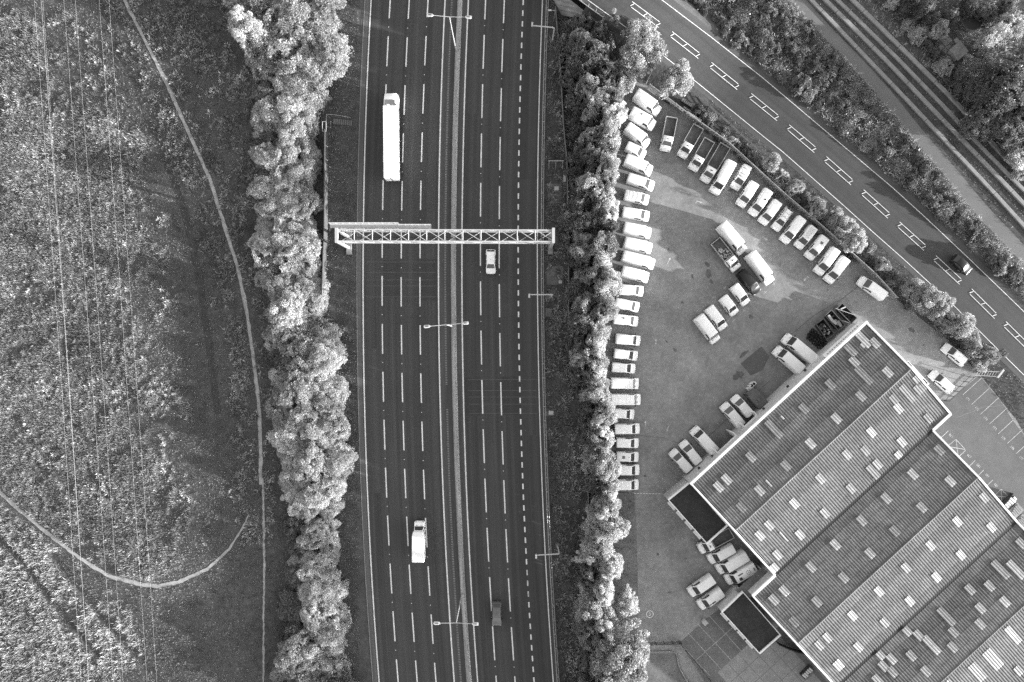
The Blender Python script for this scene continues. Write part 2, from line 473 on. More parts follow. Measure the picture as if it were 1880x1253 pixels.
# steel guard rail east of the motorway
fr_ = Rc(995.0)
gr = tag(empty('guard_rail', P(fr_(626), 626, 0)), 'double steel guard rail along the eastern edge of the motorway', 'guard rail')
b0 = np.array(P(fr_(626), 626, 0))
for off in (-1.6, 1.8):
    mb = MB()
    pr = [(-0.05, 0.55), (0.05, 0.60), (-0.03, 0.68), (0.05, 0.76), (-0.05, 0.82)]
    ys_ = np.linspace(-240, 1480, 60)
    for k in range(len(pr) - 1):
        A = [np.array(P(fr_(v) + off, v, 0)) - b0 + (pr[k][0], 0, pr[k][1]) for v in ys_]
        B = [np.array(P(fr_(v) + off, v, 0)) - b0 + (pr[k + 1][0] + .03, 0, pr[k + 1][1]) for v in ys_]
        mb.strip(A, B)
    mb.build('rail', M['steel'], gr)
pm = MB().box((0, 0, 0.38), (0.36, 0.10, 0.76)).mesh('post', M['steel'])
for v in np.arange(-60, 1320, 26.0):
    link('post', pm, gr, tuple(np.array(P(fr_(v), v, 0)) - b0))

# ------------------------------------------------------------------ east road (rises to an overbridge at its northern end)
RL = [(830, -196), (955, -98), (1078.7, 0), (1157, 56), (1229.8, 111.7), (1312, 178), (1398, 248), (1438, 280), (1547, 376), (1600, 424), (1660, 477), (1746.7, 557), (1822, 632), (1879, 688), (2010, 820)]
RR = [(960, -196), (1089, -96), (1215, 0), (1305, 68), (1400, 143), (1490, 219), (1584, 298.7), (1640, 346), (1694, 395), (1780, 476), (1866, 559), (1920, 612), (2060, 750)]
def resamp(pts, n):
    p = np.array(pts, float); d = np.r_[0, np.cumsum(np.linalg.norm(np.diff(p, axis=0), axis=1))]
    t = np.linspace(0, d[-1], n)
    return np.c_[np.interp(t, d, p[:, 0]), np.interp(t, d, p[:, 1])]
# parameterise both lines by x+y (along the road)
def along(pts, S):
    p = np.array(pts, float); k = p[:, 0] + p[:, 1] * 0.85
    return np.c_[np.interp(S, k, p[:, 0]), np.interp(S, k, p[:, 1])]
RS = np.linspace(950 - 100, 2600, 90)
def road_z(s):
    t = np.clip((1500 - s) / 420, 0, 1); return 4.6 * t * t * (3 - 2 * t)
def road_pt(s, f, dz=0.0):                 # f: 0 = left edge line, 1 = right edge line
    a = along(RL, [s])[0]; b = along(RR, [s + 0])[0]
    c = a + (b - a) * f
    return P(c[0], c[1], float(road_z(s)) + dz)
def road_strip(name, f0, f1, dz, mat, parent=None, S=RS, dz1=None):
    A = [road_pt(s, f0, dz) for s in S]; B = [road_pt(s, f1, dz if dz1 is None else dz1) for s in S]
    return uv_strip_pts(name, A, B, mat, parent)
road = struct(road_strip('road', -0.02, 1.02, 0.03, M['roadasphalt']))
sh1 = struct(road_strip('road_verge', -0.13, -0.02, 0.02, M['shoulder']))
sh2 = struct(road_strip('road_verge', 1.02, 1.16, 0.02, M['shoulder']))
# embankment skirts under the raised part
for f0, f1 in ((-0.13, -0.62), (1.16, 1.55)):
    S_ = [s for s in RS if s < 1540]
    A, B = [], []
    for s in S_:
        A.append(road_pt(s, f0, 0.01)); q = road_pt(s, f1, 0.0); B.append((q[0], q[1], 0.004 if road_z(s) > 0.02 else 0.002))
    if f0 > 0: A, B = B, A
    # leave the span over the motorway open
    A = [a for a, s in zip(A, S_) if s > 1075]; B = [b for b, s in zip(B, S_) if s > 1075]
    struct(uv_strip_pts('embankment', B, A, M['ground']))
for f in (0.0, 1.0):
    A = [road_pt(s, f - .0065, 0.038) for s in RS]; B = [road_pt(s, f + .0065, 0.038) for s in RS]
    uv_strip_pts('edge_line', A, B, M['paint'], road, 1)
# bridge deck edge and parapet over the motorway
dk = MB(); SD = [s for s in RS if s < 1130]
Abot = [np.array(road_pt(s, -0.14, -0.9)) for s in SD]; Atop = [np.array(road_pt(s, -0.14, 0.25)) for s in SD]
Bbot = [np.array(road_pt(s, 1.17, -0.9)) for s in SD]; Btop = [np.array(road_pt(s, 1.17, 0.25)) for s in SD]
dk.strip(Abot, Atop); dk.strip(Btop, Bbot); dk.strip(Bbot, Abot)
tag(dk.build('bridge_deck', M['concrete']), 'concrete edge of the overbridge carrying the road across the motorway', 'bridge')
pr_ = tag(empty('bridge_parapet', road_pt(1110, -0.11)), 'thin pale metal parapet rail on the overbridge approach by the motorway', 'railing')
pb = np.array(road_pt(1110, -0.11))
for dz in (0.55, 1.05):
    MB().tube([np.array(road_pt(s, -0.115, dz)) - pb for s in np.linspace(960, 1135, 8)], 0.06, 5).build('rail', M['whitesteel'], pr_)
for s in np.linspace(960, 1135, 9):
    q = np.array(road_pt(s, -0.115)) - pb
    MB().box((q[0], q[1], q[2] + 0.52), (0.09, 0.09, 1.04)).build('post', M['whitesteel'], pr_)
# paved abutment slope made of concrete slabs
ab = tag(empty('abutment_paving', P(1045, 12, 0)), 'sloping pale concrete slab paving under the road bridge at the top edge', 'slope paving')
ab0 = np.array(P(1045, 12, 0))
TOPL = [(960, -75), (1050, 2), (1100, 41)]; BOTL = [(985, -60), (1012, -8), (1030, 28)]
tp = resamp(TOPL, 10); bt = resamp(BOTL, 10)
for i in range(9):
    q = [np.array(P(*bt[i], 0.35)), np.array(P(*bt[i + 1], 0.35)), np.array(P(*tp[i + 1], 4.0)), np.array(P(*tp[i], 4.0))]
    c = sum(q) / 4
    q = [c + (p - c) * 0.965 - ab0 for p in q]
    lo = [p - np.array((0, 0, .15)) for p in q]
    MB().add([tuple(p) for p in lo + q], [(4, 5, 6, 7), (0, 1, 5, 4), (1, 2, 6, 5), (2, 3, 7, 6), (3, 0, 4, 7)]).build('slab', M['concrete'], ab)
# centre markings: long ladder boxes
for i, (cx, cy) in enumerate([(1102, -38), (1185, 27), (1258, 83), (1330, 140), (1403, 197), (1472, 255), (1540, 314), (1608, 375), (1674, 434), (1740, 496), (1805, 558), (1868, 618), (1930, 680)]):
    s = cx + cy * 0.85; z = float(road_z(s)) + 0.04
    a0 = along(RL, [s - 60])[0]; a1 = along(RL, [s + 60])[0]
    u = (a1 - a0) / np.linalg.norm(a1 - a0); n_ = np.array((-u[1], u[0]))
    c = np.array((cx, cy), float)
    mb = MB()
    def bar(p, q, wd):
        d = (q - p) / np.linalg.norm(q - p); e = np.array((-d[1], d[0])) * wd / 2
        vs = []
        for r_ in (p - e, q - e, q + e, p + e):
            zz = float(road_z(r_[0] + r_[1] * .85)) + 0.10
            vs.append(P(r_[0], r_[1], zz))
        mb.add(vs[::-1], [(0, 1, 2, 3)])
    h = 31.5; wv = 4.6
    for sg in (-1, 1):
        sh_ = 2.5 * sg * -1
        bar(c - u * (h + sh_) + n_ * wv * sg, c + u * (h - sh_) + n_ * wv * sg, .95)
    for t_ in (-h + 1.5, 0, h - 1.5):
        tilt = 1.6
        bar(c + u * (t_ + tilt) - n_ * (wv - 1.2), c + u * (t_ - tilt) + n_ * (wv - 1.2), 1.15)
    mb.build('centre_marking', M['paint'], road)

# ------------------------------------------------------------------ guided busway and cycle path
CP_L = [(1385, -70), (1450, 0), (1502, 58), (1560, 118), (1612, 178), (1662, 238), (1725, 312), (1790, 392), (1850, 455), (1990, 600)]
CP_R = [(1425, -70), (1480, 0), (1530, 55), (1590, 116), (1640, 172), (1692, 238), (1755, 310), (1815, 382), (1880, 450), (2020, 590)]
def two_line_strip(name, L_, R_, z, mat, n=24):
    a, b = resamp(L_, n), resamp(R_, n)
    mb = MB(); mb.strip([P(*p, z) for p in b], [P(*p, z) for p in a]); mb.f = [f[::-1] for f in mb.f]
    return mb.build(name, mat)
cpm = MB(); a_, b_ = resamp(CP_L, 24), resamp(CP_R, 24)
cpm.strip([P(*p, 0.012) for p in a_], [P(*p, 0.012) for p in b_]); cpm.f = [f[::-1] for f in cpm.f]
struct(cpm.build('cycle_path', M['cyclepath']))
# busway: four concrete running beams. each given by its centre line points and width (px)
busway = struct(empty('guided_busway', P(1680, 150, 0)))
bw0 = np.array(P(1680, 150, 0))
BEAMS = [([(1445, -45), (1487, 0), (1600, 118), (1672, 193), (1770, 298), (1830, 362), (1905, 445)], 6.6),
         ([(1470, -42), (1513, 0), (1626, 112), (1700, 190), (1795, 288), (1860, 356), (1925, 425)], 7.0),
         ([(1492, -42), (1535, 0), (1650, 112), (1733, 198), (1812, 283), (1880, 352), (1940, 415)], 6.2),
         ([(1518, -42), (1563, 0), (1675, 110), (1755, 190), (1842, 288), (1900, 345), (1960, 408)], 7.2)]
for pts, wd in BEAMS:
    q = resamp(pts, 400)
    d = np.r_[0, np.cumsum(np.linalg.norm(np.diff(q, axis=0), axis=1))]
    L0 = 0.0
    while L0 < d[-1] - 10:
        L1 = min(L0 + 92, d[-1])
        pp = [np.array((np.interp(t, d, q[:, 0]), np.interp(t, d, q[:, 1]))) for t in np.linspace(L0 + .4, L1 - .4, 4)]
        dd = [(pp[min(i + 1, 3)] - pp[max(i - 1, 0)]) for i in range(4)]
        secs = []
        for p, t in zip(pp, dd):
            t = t / np.linalg.norm(t); e = np.array((-t[1], t[0])) * wd / 2
            l_ = np.array(P(*(p - e), 0)) - bw0; r_ = np.array(P(*(p + e), 0)) - bw0
            secs.append([(l_[0], l_[1], 0), (l_[0], l_[1], .30), (l_[0] * .9 + r_[0] * .1, l_[1] * .9 + r_[1] * .1, .34), (r_[0] * .9 + l_[0] * .1, r_[1] * .9 + l_[1] * .1, .34), (r_[0], r_[1], .30), (r_[0], r_[1], 0)])
        MB().loft(secs).build('running_beam', M['beam'], busway)
        L0 = L1

# ------------------------------------------------------------------ yard, car park, bays
YARD = [(1108, 120), (1180, 150), (1273, 219), (1331, 262), (1420, 344), (1508, 420), (1600, 502), (1640, 545), (1740, 625), (1800, 690), (1865, 770), (1900, 830), (1990, 1000), (1990, 1400), (1120, 1400), (1135, 1180), (1168, 1000), (1160, 905), (1115, 900), (1100, 700), (1105, 560), (1120, 400), (1105, 250)]
yb = MB(); yb.poly([P2(*p) for p in YARD[::-1]], 0.012)
yard = struct(yb.build('yard', M['yard']))
def flat(name, pts, z, mat, parent=yard):
    p = [P2(*q) for q in pts]
    a = sum(p[i][0] * p[(i + 1) % len(p)][1] - p[(i + 1) % len(p)][0] * p[i][1] for i in range(len(p)))
    if a < 0: p = p[::-1]
    mb = MB(); mb.poly(p, z)
    return mb.build(name, mat, parent)
struct(flat('side_strip', [(1128, 905), (1164, 905), (1168, 1000), (1172, 1130), (1175, 1178), (1120, 1180), (1110, 1060), (1112, 950)], 0.02, M['yardstrip'], None))
struct(flat('car_park', [(1660, 745), (1745, 733), (1798, 690), (1838, 738), (1858, 770), (1905, 835), (1990, 1000), (1990, 1130), (1700, 880)], 0.02, M['carpark'], None))
court = struct(flat('parking_court', [(1248, 1180), (1298, 1135), (1322, 1118), (1384, 1190), (1315, 1258), (1300, 1262)], 0.02, M['baycourt'], None))
slabs = struct(flat('concrete_apron', [(1384, 1190), (1430, 1150), (1560, 1300), (1290, 1300), (1312, 1258)], 0.018, M['concrete_dark'], None))
# apron concrete panels
u_ = np.array((0.737, -0.677)); v_ = np.array((0.677, 0.737))
for i in range(5):
    for j in range(5):
        c = np.array((1342, 1232)) + u_ * (i * 26 - 8) + v_ * (j * 30)
        if c[1] > 1320 or (c[0] > 1440 and c[1] < 1190): continue
        q = [c + u_ * a * 12.6 + v_ * b * 14.6 for a, b in ((-1, -1), (1, -1), (1, 1), (-1, 1))]
        q = [P2(*p) for p in q]
        mb = MB(); mb.prism(q[::-1], 0.0, 0.03)
        mb.build('concrete_slab', M['concrete'], slabs)
# lower lane and kerb at the bottom
struct(flat('service_lane', [(1190, 1200), (1244, 1200), (1252, 1230), (1300, 1300), (1180, 1300)], 0.02, M['yardstrip'], None))
kb = [(1190, 1197), (1235, 1196), (1242, 1200), (1246, 1225), (1262, 1253), (1290, 1290)]
kq = resamp(kb, 16)
km = MB(); km.tube([P(*p, 0.08) for p in kq], 0.12, 6)
struct(km.build('kerb', M['concrete']))
# stains / patches / cracks in the yard
rng = random.Random(4)
def blot(cx, cy, r, el=1.0, ang=0.0, mat='stain', z=0.017, name='oil_stain'):
    pts = []
    for k in range(14):
        t = 2 * math.pi * k / 14; rr = r * rng.uniform(.6, 1.2)
        x, yv = rr * el * math.cos(t), rr * math.sin(t)
        pts.append((cx + x * math.cos(ang) - yv * math.sin(ang), cy + x * math.sin(ang) + yv * math.cos(ang)))
    flat(name, pts, z, M[mat])
for a in ((1299, 487, 5, 1.3, .9), (1301, 503, 5.5, 1.6, 1.1), (1306, 518, 2.5, 2.5, 1.1), (1378, 582, 4, 1.3, .6), (1229, 461, 3, 2, 1), (1253, 556, 2.2, 1.2, .6), (1271, 508, 2, 3, 1),
          (1272, 505, 1.5, 1.2, 0), (1674, 606, 5, 1.4, .7), (1695, 634, 2, 1, 0), (1239, 643, 2.6, 1.4, .6), (1208, 1018, 2.6, 1, 0), (1229, 1088, 2.5, 1.3, .3), (1168, 1058, 3, 1, 0), (1259, 1026, 2.2, 1, 0),
          (1336, 428, 2, 2, .5), (1184, 874, 2.4, 1, .8), (1340, 350, 3, 1.5, .5), (1399, 395, 3, 1.4, .5), (1520, 533, 1.6, 1, 0), (1224, 628, 1.2, 3, .9), (1355, 690, 7, 1.6, -.6), (1366, 650, 4, 2.4, -.7)):
    blot(*a)
flat('concrete_pad', [(1360, 668), (1398, 636), (1412, 655), (1400, 680), (1378, 690)], 0.02, M['carpark'])
flat('asphalt_patch', [(1380, 700), (1420, 655), (1470, 690), (1420, 740)], 0.016, M['patch'])
flat('asphalt_patch', [(1275, 815), (1330, 762), (1360, 790), (1318, 835)], 0.016, M['patch'])
for pts in ([(1282, 818), (1345, 760), (1412, 700)], [(1508, 600), (1540, 553), (1575, 525)], [(1168, 800), (1218, 803), (1248, 815)], [(1755, 767), (1805, 747), (1840, 745)], [(1165, 905), (1168, 1000), (1172, 1130)], [(1420, 640), (1500, 575), (1540, 552)]):
    q = resamp(pts, 12); q = [p + np.array((rng.uniform(-.6, .6), rng.uniform(-.6, .6))) for p in q]
    wd = 0.7
    flat('crack', [tuple(p) for p in q] + [(p[0] + wd, p[1] + wd) for p in q[::-1]], 0.022, M['stain'])

def paint_line(p, q, wd=1.0, mat='paint', parent=yard, z=0.026, name='bay_line'):
    p, q = np.array(p, float), np.array(q, float); d = (q - p) / np.linalg.norm(q - p); e = np.array((-d[1], d[0])) * wd / 2
    return flat(name, [tuple(p - e), tuple(q - e), tuple(q + e), tuple(p + e)], z, M[mat], parent)
def arrow(x, y, ang, L=13, bent=0):
    c, s = math.cos(ang), math.sin(ang)
    T = lambda a, b: P2(x + a * c - b * s, y + a * s + b * c)
    mb = MB()
    mb.poly([T(-L / 2, -.55), T(-L / 2, .55), T(L / 6, .55), T(L / 6, -.55)], 0.024)
    mb.poly([T(L / 6, -2.3), T(L / 6, 2.3), T(L / 2, 0)], 0.024)
    if bent: mb.poly([T(-L / 2, 0), T(-L / 2 + 1.1, 0), T(-L / 2 + 1.1, bent), T(-L / 2, bent)], 0.0244)
    mb.build('painted_arrow', M['paint_worn'], yard)
for a in ((1284, 371, .35, 12, 5), (1228, 479, -1.1, 13), (1204, 628, -math.pi / 2, 14), (1185, 779, -math.pi / 2, 13), (1226, 787, 2.0, 13), (1404, 438, .72, 12), (1479, 512, 2.2, 11, -5)):
    arrow(*a)
def tick(x, y, ang, mat='paint_worn'):
    c, s = math.cos(ang), math.sin(ang)
    for (a, b) in (((-4, 0), (4, 0)), ((0, -3), (0, 3))):
        paint_line((x + a[0] * c - a[1] * s, y + a[0] * s + a[1] * c), (x + b[0] * c - b[1] * s, y + b[0] * s + b[1] * c), .7, mat, yard, 0.024 + (0.002 if a[0] else 0), 'bay_tick')
for x, yv in ((1292, 564), (1311, 546), (1330, 529), (1352, 511), (1347, 589), (1366, 571), (1386, 554), (1405, 537), (1421, 521), (1270, 655), (1294, 402)):
    tick(x, yv, -.72)
# car park bays and numbers
Z1 = lambda a, b: (1560 + a / 3.131, 560 + b / 3.131)
for (a, b) in (((650, 517), (755, 423)), ((700, 573), (803, 478)), ((750, 630), (855, 535)), ((803, 685), (905, 592)), ((853, 742), (953, 650)), ((905, 797), (995, 715)), ((957, 855), (1047, 773)),
               ((1008, 912), (1098, 830)), ((515, 772), (568, 724)), ((675, 940), (720, 895)), ((723, 995), (770, 950)), ((780, 1047), (822, 1007)),
               ((560, 815), (610, 773)), ((610, 773), (667, 835)), ((667, 835), (622, 878)), ((565, 815), (665, 832)), ((610, 775), (624, 876)),
               ((825, 1102), (870, 1060)), ((870, 1060), (915, 1105)), ((870, 1060), (874, 1132)), ((826, 1098), (915, 1105))):
    paint_line(Z1(*a), Z1(*b), .8, 'paint_worn')
def text(s, px, py, size, ang, parent, mat='paint_worn'):
    cu = bpy.data.curves.new('bay_number', 'FONT'); cu.body = s; cu.size = size; cu.align_x = 'CENTER'; cu.align_y = 'CENTER'
    cu.materials.append(M[mat])
    o = link('bay_number', cu, parent, (*P2(px, py), 0.03), ang)
    return o
for i, (a, b) in enumerate(((678, 541), (730, 597), (780, 653), (832, 708), (882, 766), (933, 822), (984, 880))):
    text(['171', '172', '174', '173', '175', '176', '177'][i], *Z1(a, b), 0.62, R(-42), yard)
for i, (a, b) in enumerate(((583, 752), (687, 868), (741, 925), (791, 981), (841, 1036))):
    text(['178', '179', '180', '181', '182'][i], *Z1(a, b), 0.62, R(138), yard)
# roundel 5 in the yard
rm = MB(); cx, cy = P2(1193, 1128)
ring = []
for k in range(32):
    t0, t1 = 2 * math.pi * k / 32, 2 * math.pi * (k + 1) / 32
    rm.add([(cx + r_ * math.cos(t), cy + r_ * math.sin(t), .026) for r_, t in ((.60, t0), (.72, t0), (.72, t1), (.60, t1))], [(0, 1, 2, 3)])
rm.build('roundel_ring', M['paint'], yard)
text('5', 1193, 1128, 0.95, R(0), yard, 'paint').name = 'roundel_number'
# bays in the dark court
Z2 = lambda a, b: (1200 + a / 5.53, 1120 + b / 5.53)
for (a, b, m_) in (((280, 355), (575, 670), 'paint'), ((350, 235), (700, 620), 'paint_worn'), ((450, 145), (800, 525), 'paint'), ((555, 50), (900, 430), 'paint_worn'),
                   ((430, 510), (800, 180), 'paint_worn'), ((338, 240), (364, 224), 'paint'), ((440, 152), (464, 136), 'paint_worn'), ((545, 58), (566, 42), 'paint')):
    paint_line(Z2(*a), Z2(*b), 0.6, 'paint_worn', court)
# dashed stop line by the yard corner
for k in range(9):
    paint_line((1164 + k * 5.6, 906 + k * .13), (1167.4 + k * 5.6, 906.1 + k * .13), 1.0, 'paint', yard, name='stop_line_dash')

# ------------------------------------------------------------------ meadow paths and dark ground bands
PATH1 = [(205, -60), (228, 0), (261, 64), (303, 147), (345, 241), (385, 328), (412, 415), (436, 490), (451, 561), (464, 648), (471, 705), (476, 748), (479, 839), (478, 890)]
PATH1B = [(479, 870), (483, 890), (485, 1027), (484, 1150), (483, 1320)]
PATH2 = [(-60, 865), (0, 905), (45, 945), (104, 993), (155, 1031), (200, 1058), (262, 1074), (290, 1077), (325, 1070), (380, 1046), (420, 1010), (445, 970), (457, 945)]
TR1 = [(150, -60), (181, 0), (214, 74), (248, 154), (278, 228), (315, 318), (345, 410), (368, 520), (385, 640), (400, 760)]
TR2 = [(-40, 955), (0, 990), (45, 1030), (95, 1100), (150, 1165), (185, 1205)]
TR3 = [(100, 1020), (145, 1075), (190, 1130), (260, 1210), (300, 1260)]
def ribbon(name, pts, widths, z, mat, n=90, jit=.9, seed=1):
    q = resamp(pts, n); rg = random.Random(seed); A, B = [], []
    for i in range(n):
        t = q[min(i + 1, n - 1)] - q[max(i - 1, 0)]; t /= np.linalg.norm(t); e = np.array((-t[1], t[0]))
        wd = np.interp(i / (n - 1), np.linspace(0, 1, len(widths)), widths) / 2
        A.append(P(*(q[i] - e * (wd + rg.uniform(-jit, jit))), z)); B.append(P(*(q[i] + e * (wd + rg.uniform(-jit, jit))), z))
    mb = MB(); mb.strip(A, B); mb.f = [f[::-1] for f in mb.f]
    return struct(mb.build(name, mat))
ribbon('footpath', PATH1, [6.0, 6.4, 6.2, 6.8, 6.4], 0.05, M['dirtpath'])
ribbon('footpath', PATH1B, [4, 3.6, 3.4], 0.045, M['dirtpath'], seed=2)
ribbon('footpath', PATH2, [8, 6, 6, 8, 6, 2.0], 0.05, M['dirtpath'], seed=3)
for k, (tr, wd) in enumerate(((TR1, 11), (TR2, 7), (TR3, 9))):  # bands of darker ground across the meadow
    ribbon('dark_band', tr, [wd, wd * 1.2, wd], 0.03, M['darkband'], jit=1.6, seed=5 + k)

# ------------------------------------------------------------------ warehouse
EAVE, RIDGE = 6.0, 6.95
A0 = np.array(P(1268, 888, EAVE))[:2]; B0 = np.array(P(1590, 592, EAVE))[:2]
e_ = (B0 - A0) / np.linalg.norm(B0 - A0); n_ = np.array((e_[1], -e_[0]))       # n_ points to lower right
K = 1.0 / (PXM * CAM_H / (CAM_H - EAVE))
BW = 228 * K
BAYS = [(0.0, np.linalg.norm(B0 - A0)), (-56 * K, 393 * K), (-56 * K, 393 * K)]
def W(s, t, z): p = A0 + e_ * s + n_ * t; return (p[0], p[1], z)
bld = tag(empty('warehouse', W(0, 0, 0)), 'large warehouse with three ridged grey corrugated roofs and many pale rooflights', 'building')
def wl(p): return tuple(np.array(p) - np.array(W(0, 0, 0)))
def local(mb): mb.v = [wl(v) for v in mb.v]; return mb
PER = 0.50
def roof_z(tt):                              # tt measured inside one bay
    h = BW / 2
    return EAVE + (RIDGE - EAVE) * (1 - abs(tt - h) / h)
def corr(s0, s1, t0, t1, bay, dz, amp=0.075, phase=0.0):
    """corrugated sheet between s0..s1 along the ridge and t0..t1 across it"""
    mb = MB(); V, F = [], []
    n0 = int(math.floor((s0 - phase) / PER)); pts = []
    k = n0
    while k * PER + phase < s1 + PER:
        for f, hgt in ((0.0, 0), (0.30, 0), (0.5, 1), (0.80, 1)):
            s = (k + f) * PER + phase
            if s0 <= s <= s1: pts.append((s, hgt))
        k += 1
    for t in (t0, t1):
        for s, hgt in pts: V.append(wl(W(s, bay * BW + t, roof_z(t) + dz + hgt * amp)))
    n = len(pts)
    F = [(i + n, i + n + 1, i + 1, i) for i in range(n - 1)]
    mb.add(V, F)
    me = mb.mesh('roof_sheet', M['roof'])
    return me
sheet_rows = 6
for b, (s0, s1) in enumerate(BAYS):
    for half in (0, 1):
        for r_ in range(sheet_rows):
            hw = BW / 2
            f0, f1 = r_ / sheet_rows, (r_ + 1) / sheet_rows
            if half == 0: t0, t1 = 0.25 + f0 * (hw - .25), 0.25 + f1 * (hw - .25) + (0.12 if r_ < sheet_rows - 1 else 0.0)
            else: t0, t1 = hw + f0 * (hw - .25) - (0.12 if r_ else 0), hw + f1 * (hw - .25)
            step = r_ if half == 0 else sheet_rows - 1 - r_
            link('roof_sheet', corr(s0 + .3, s1 - .3, t0, t1, b, 0.03 + step * 0.014), bld)
    # ridge capping
    rc = MB(); rc.loft([[W(s, b * BW + BW / 2 + o, RIDGE + h) for o, h in ((-.22, .10), (0, .22), (.22, .10), (0, .04))] for s in (s0 + .28, s1 - .28)])
    local(rc).build('ridge_cap', M['roof'], bld)
    # verge trims on both gables
    for s, sg in ((s0, 1), (s1, -1)):
        vt = MB()
        for (ta, tb) in ((0, BW / 2), (BW / 2, BW)):
            za, zb = roof_z(ta) + .28, roof_z(tb) + .28
            vt.add([W(s - .12 * sg, b * BW + ta, za), W(s + .20 * sg, b * BW + ta, za), W(s + .20 * sg, b * BW + tb, zb), W(s - .12 * sg, b * BW + tb, zb),
                    W(s - .12 * sg, b * BW + ta, za - .5), W(s + .20 * sg, b * BW + ta, za - .5), W(s + .20 * sg, b * BW + tb, zb - .5), W(s - .12 * sg, b * BW + tb, zb - .5)],
                   [(0, 1, 2, 3), (4, 5, 1, 0), (6, 7, 3, 2), (5, 6, 2, 1), (7, 4, 0, 3)])
        local(vt).build('verge_trim', M['trimwhite'], bld)
        gw = MB()
        pts = [W(s, b * BW, 0), W(s, b * BW + BW, 0), W(s, b * BW + BW, EAVE), W(s, b * BW + BW / 2, RIDGE), W(s, b * BW, EAVE)]
        pts2 = [W(s + .2 * sg, b * BW, 0), W(s + .2 * sg, b * BW + BW, 0), W(s + .2 * sg, b * BW + BW, EAVE), W(s + .2 * sg, b * BW + BW / 2, RIDGE), W(s + .2 * sg, b * BW, EAVE)]
        gw.add(pts, [(0, 1, 2, 3, 4)]); gw.add(pts2, [(4, 3, 2, 1, 0)])
        local(gw).build('gable_wall', M['wallpaint'], bld)
    # valley gutter
    if b:
        sa, sb = max(BAYS[b - 1][0], s0), min(BAYS[b - 1][1], s1)
        gm = MB(); c = W((sa + sb) / 2, b * BW, EAVE + .06)
        gm.box(c, (sb - sa, 0.52, 0.06), math.atan2(e_[1], e_[0])); local(gm).build('valley_gutter', M['gutter'], bld)
# exposed parts of shared eaves
for s0, s1, t in ((BAYS[0][1] - (BAYS[0][1] - BAYS[1][1]), BAYS[0][1], BW), (BAYS[1][0], 0.0, BW)):
    em = MB(); em.box(W((s0 + s1) / 2, t, EAVE + .12), (abs(s1 - s0), .45, .4), math.atan2(e_[1], e_[0])); local(em).build('eaves_trim', M['trimwhite'], bld)
    ew = MB(); ew.box(W((s0 + s1) / 2, t, EAVE / 2 - .1), (abs(s1 - s0), .2, EAVE - .25), math.atan2(e_[1], e_[0])); local(ew).build('eaves_wall', M['wallpaint'], bld)
# north-west wall with door recesses and white eaves trim
L1 = BAYS[0][1]; ang_e = math.atan2(e_[1], e_[0])
doors = [(7.6, 12.3, 3.9), (14.6, 17.8, 3.4)]
seg = []
cur = 0.0
for d0, d1, dh in doors: seg.append((cur, d0)); cur = d1
seg.append((cur, L1))
for s0, s1 in seg:
    mb = MB(); mb.box(W((s0 + s1) / 2, 0.1, EAVE / 2), (s1 - s0, 0.3, EAVE), ang_e); local(mb).build('front_wall', M['wallpaint'], bld)
for d0, d1, dh in doors:
    mb = MB(); mb.box(W((d0 + d1) / 2, 0.1, (dh + EAVE) / 2), (d1 - d0, 0.3, EAVE - dh), ang_e); local(mb).build('front_wall', M['wallpaint'], bld)
    mb = MB(); mb.box(W((d0 + d1) / 2, 1.6, dh / 2), (d1 - d0, 0.06, dh), ang_e); local(mb).build('roller_door', M['door'], bld)
    for s in (d0, d1):
        mb = MB(); mb.box(W(s, -0.35, dh / 2 + .1), (0.22, 1.2, dh + .2), ang_e); local(mb).build('door_frame', M['trimwhite'], bld)
    mb = MB(); mb.box(W((d0 + d1) / 2, -0.1, dh + .12), (d1 - d0, .28, .22), ang_e); local(mb).build('door_frame', M['trimwhite'], bld)
mb = MB(); mb.box(W(L1 / 2, -0.02, EAVE + .16), (L1 + .3, .42, .42), ang_e); local(mb).build('eaves_trim', M['trimwhite'], bld)
mb = MB(); mb.box(W(L1 - 5.0, -0.42, EAVE - .55), (9.4, .5, 1.0), ang_e); local(mb).build('fascia_sign', M['trimwhite'], bld)
for k in range(14):                           # rows of fixings / lettering remnants on the fascia
    mb = MB(); mb.box(W(L1 - 9.0 + k * .56, -0.5, EAVE - .04), (.34, .12, .05), ang_e); local(mb).build('fascia_letter', M['greysteel'], bld)
for s in (3.2, 6.5, 19.5, 25.6, 30.0):
    mb = MB(); mb.box(W(s, -.28, 3.6), (.45, .28, .28), ang_e); local(mb).build('wall_lamp', M['darksteel'], bld)
# notched loading hatch on the east gable
mb = MB(); mb.box(W(L1 + 0.9, BW * .63, 1.9), (1.9, 5.8, 3.8), ang_e); local(mb).build('porch', M['trimwhite'], bld)
for t in (.53, .72):
    mb = MB(); mb.box(W(L1 + 1.2, BW * t, 3.83), (1.0, 1.1, .06), ang_e); local(mb).build('porch_opening', M['gutter'], bld)

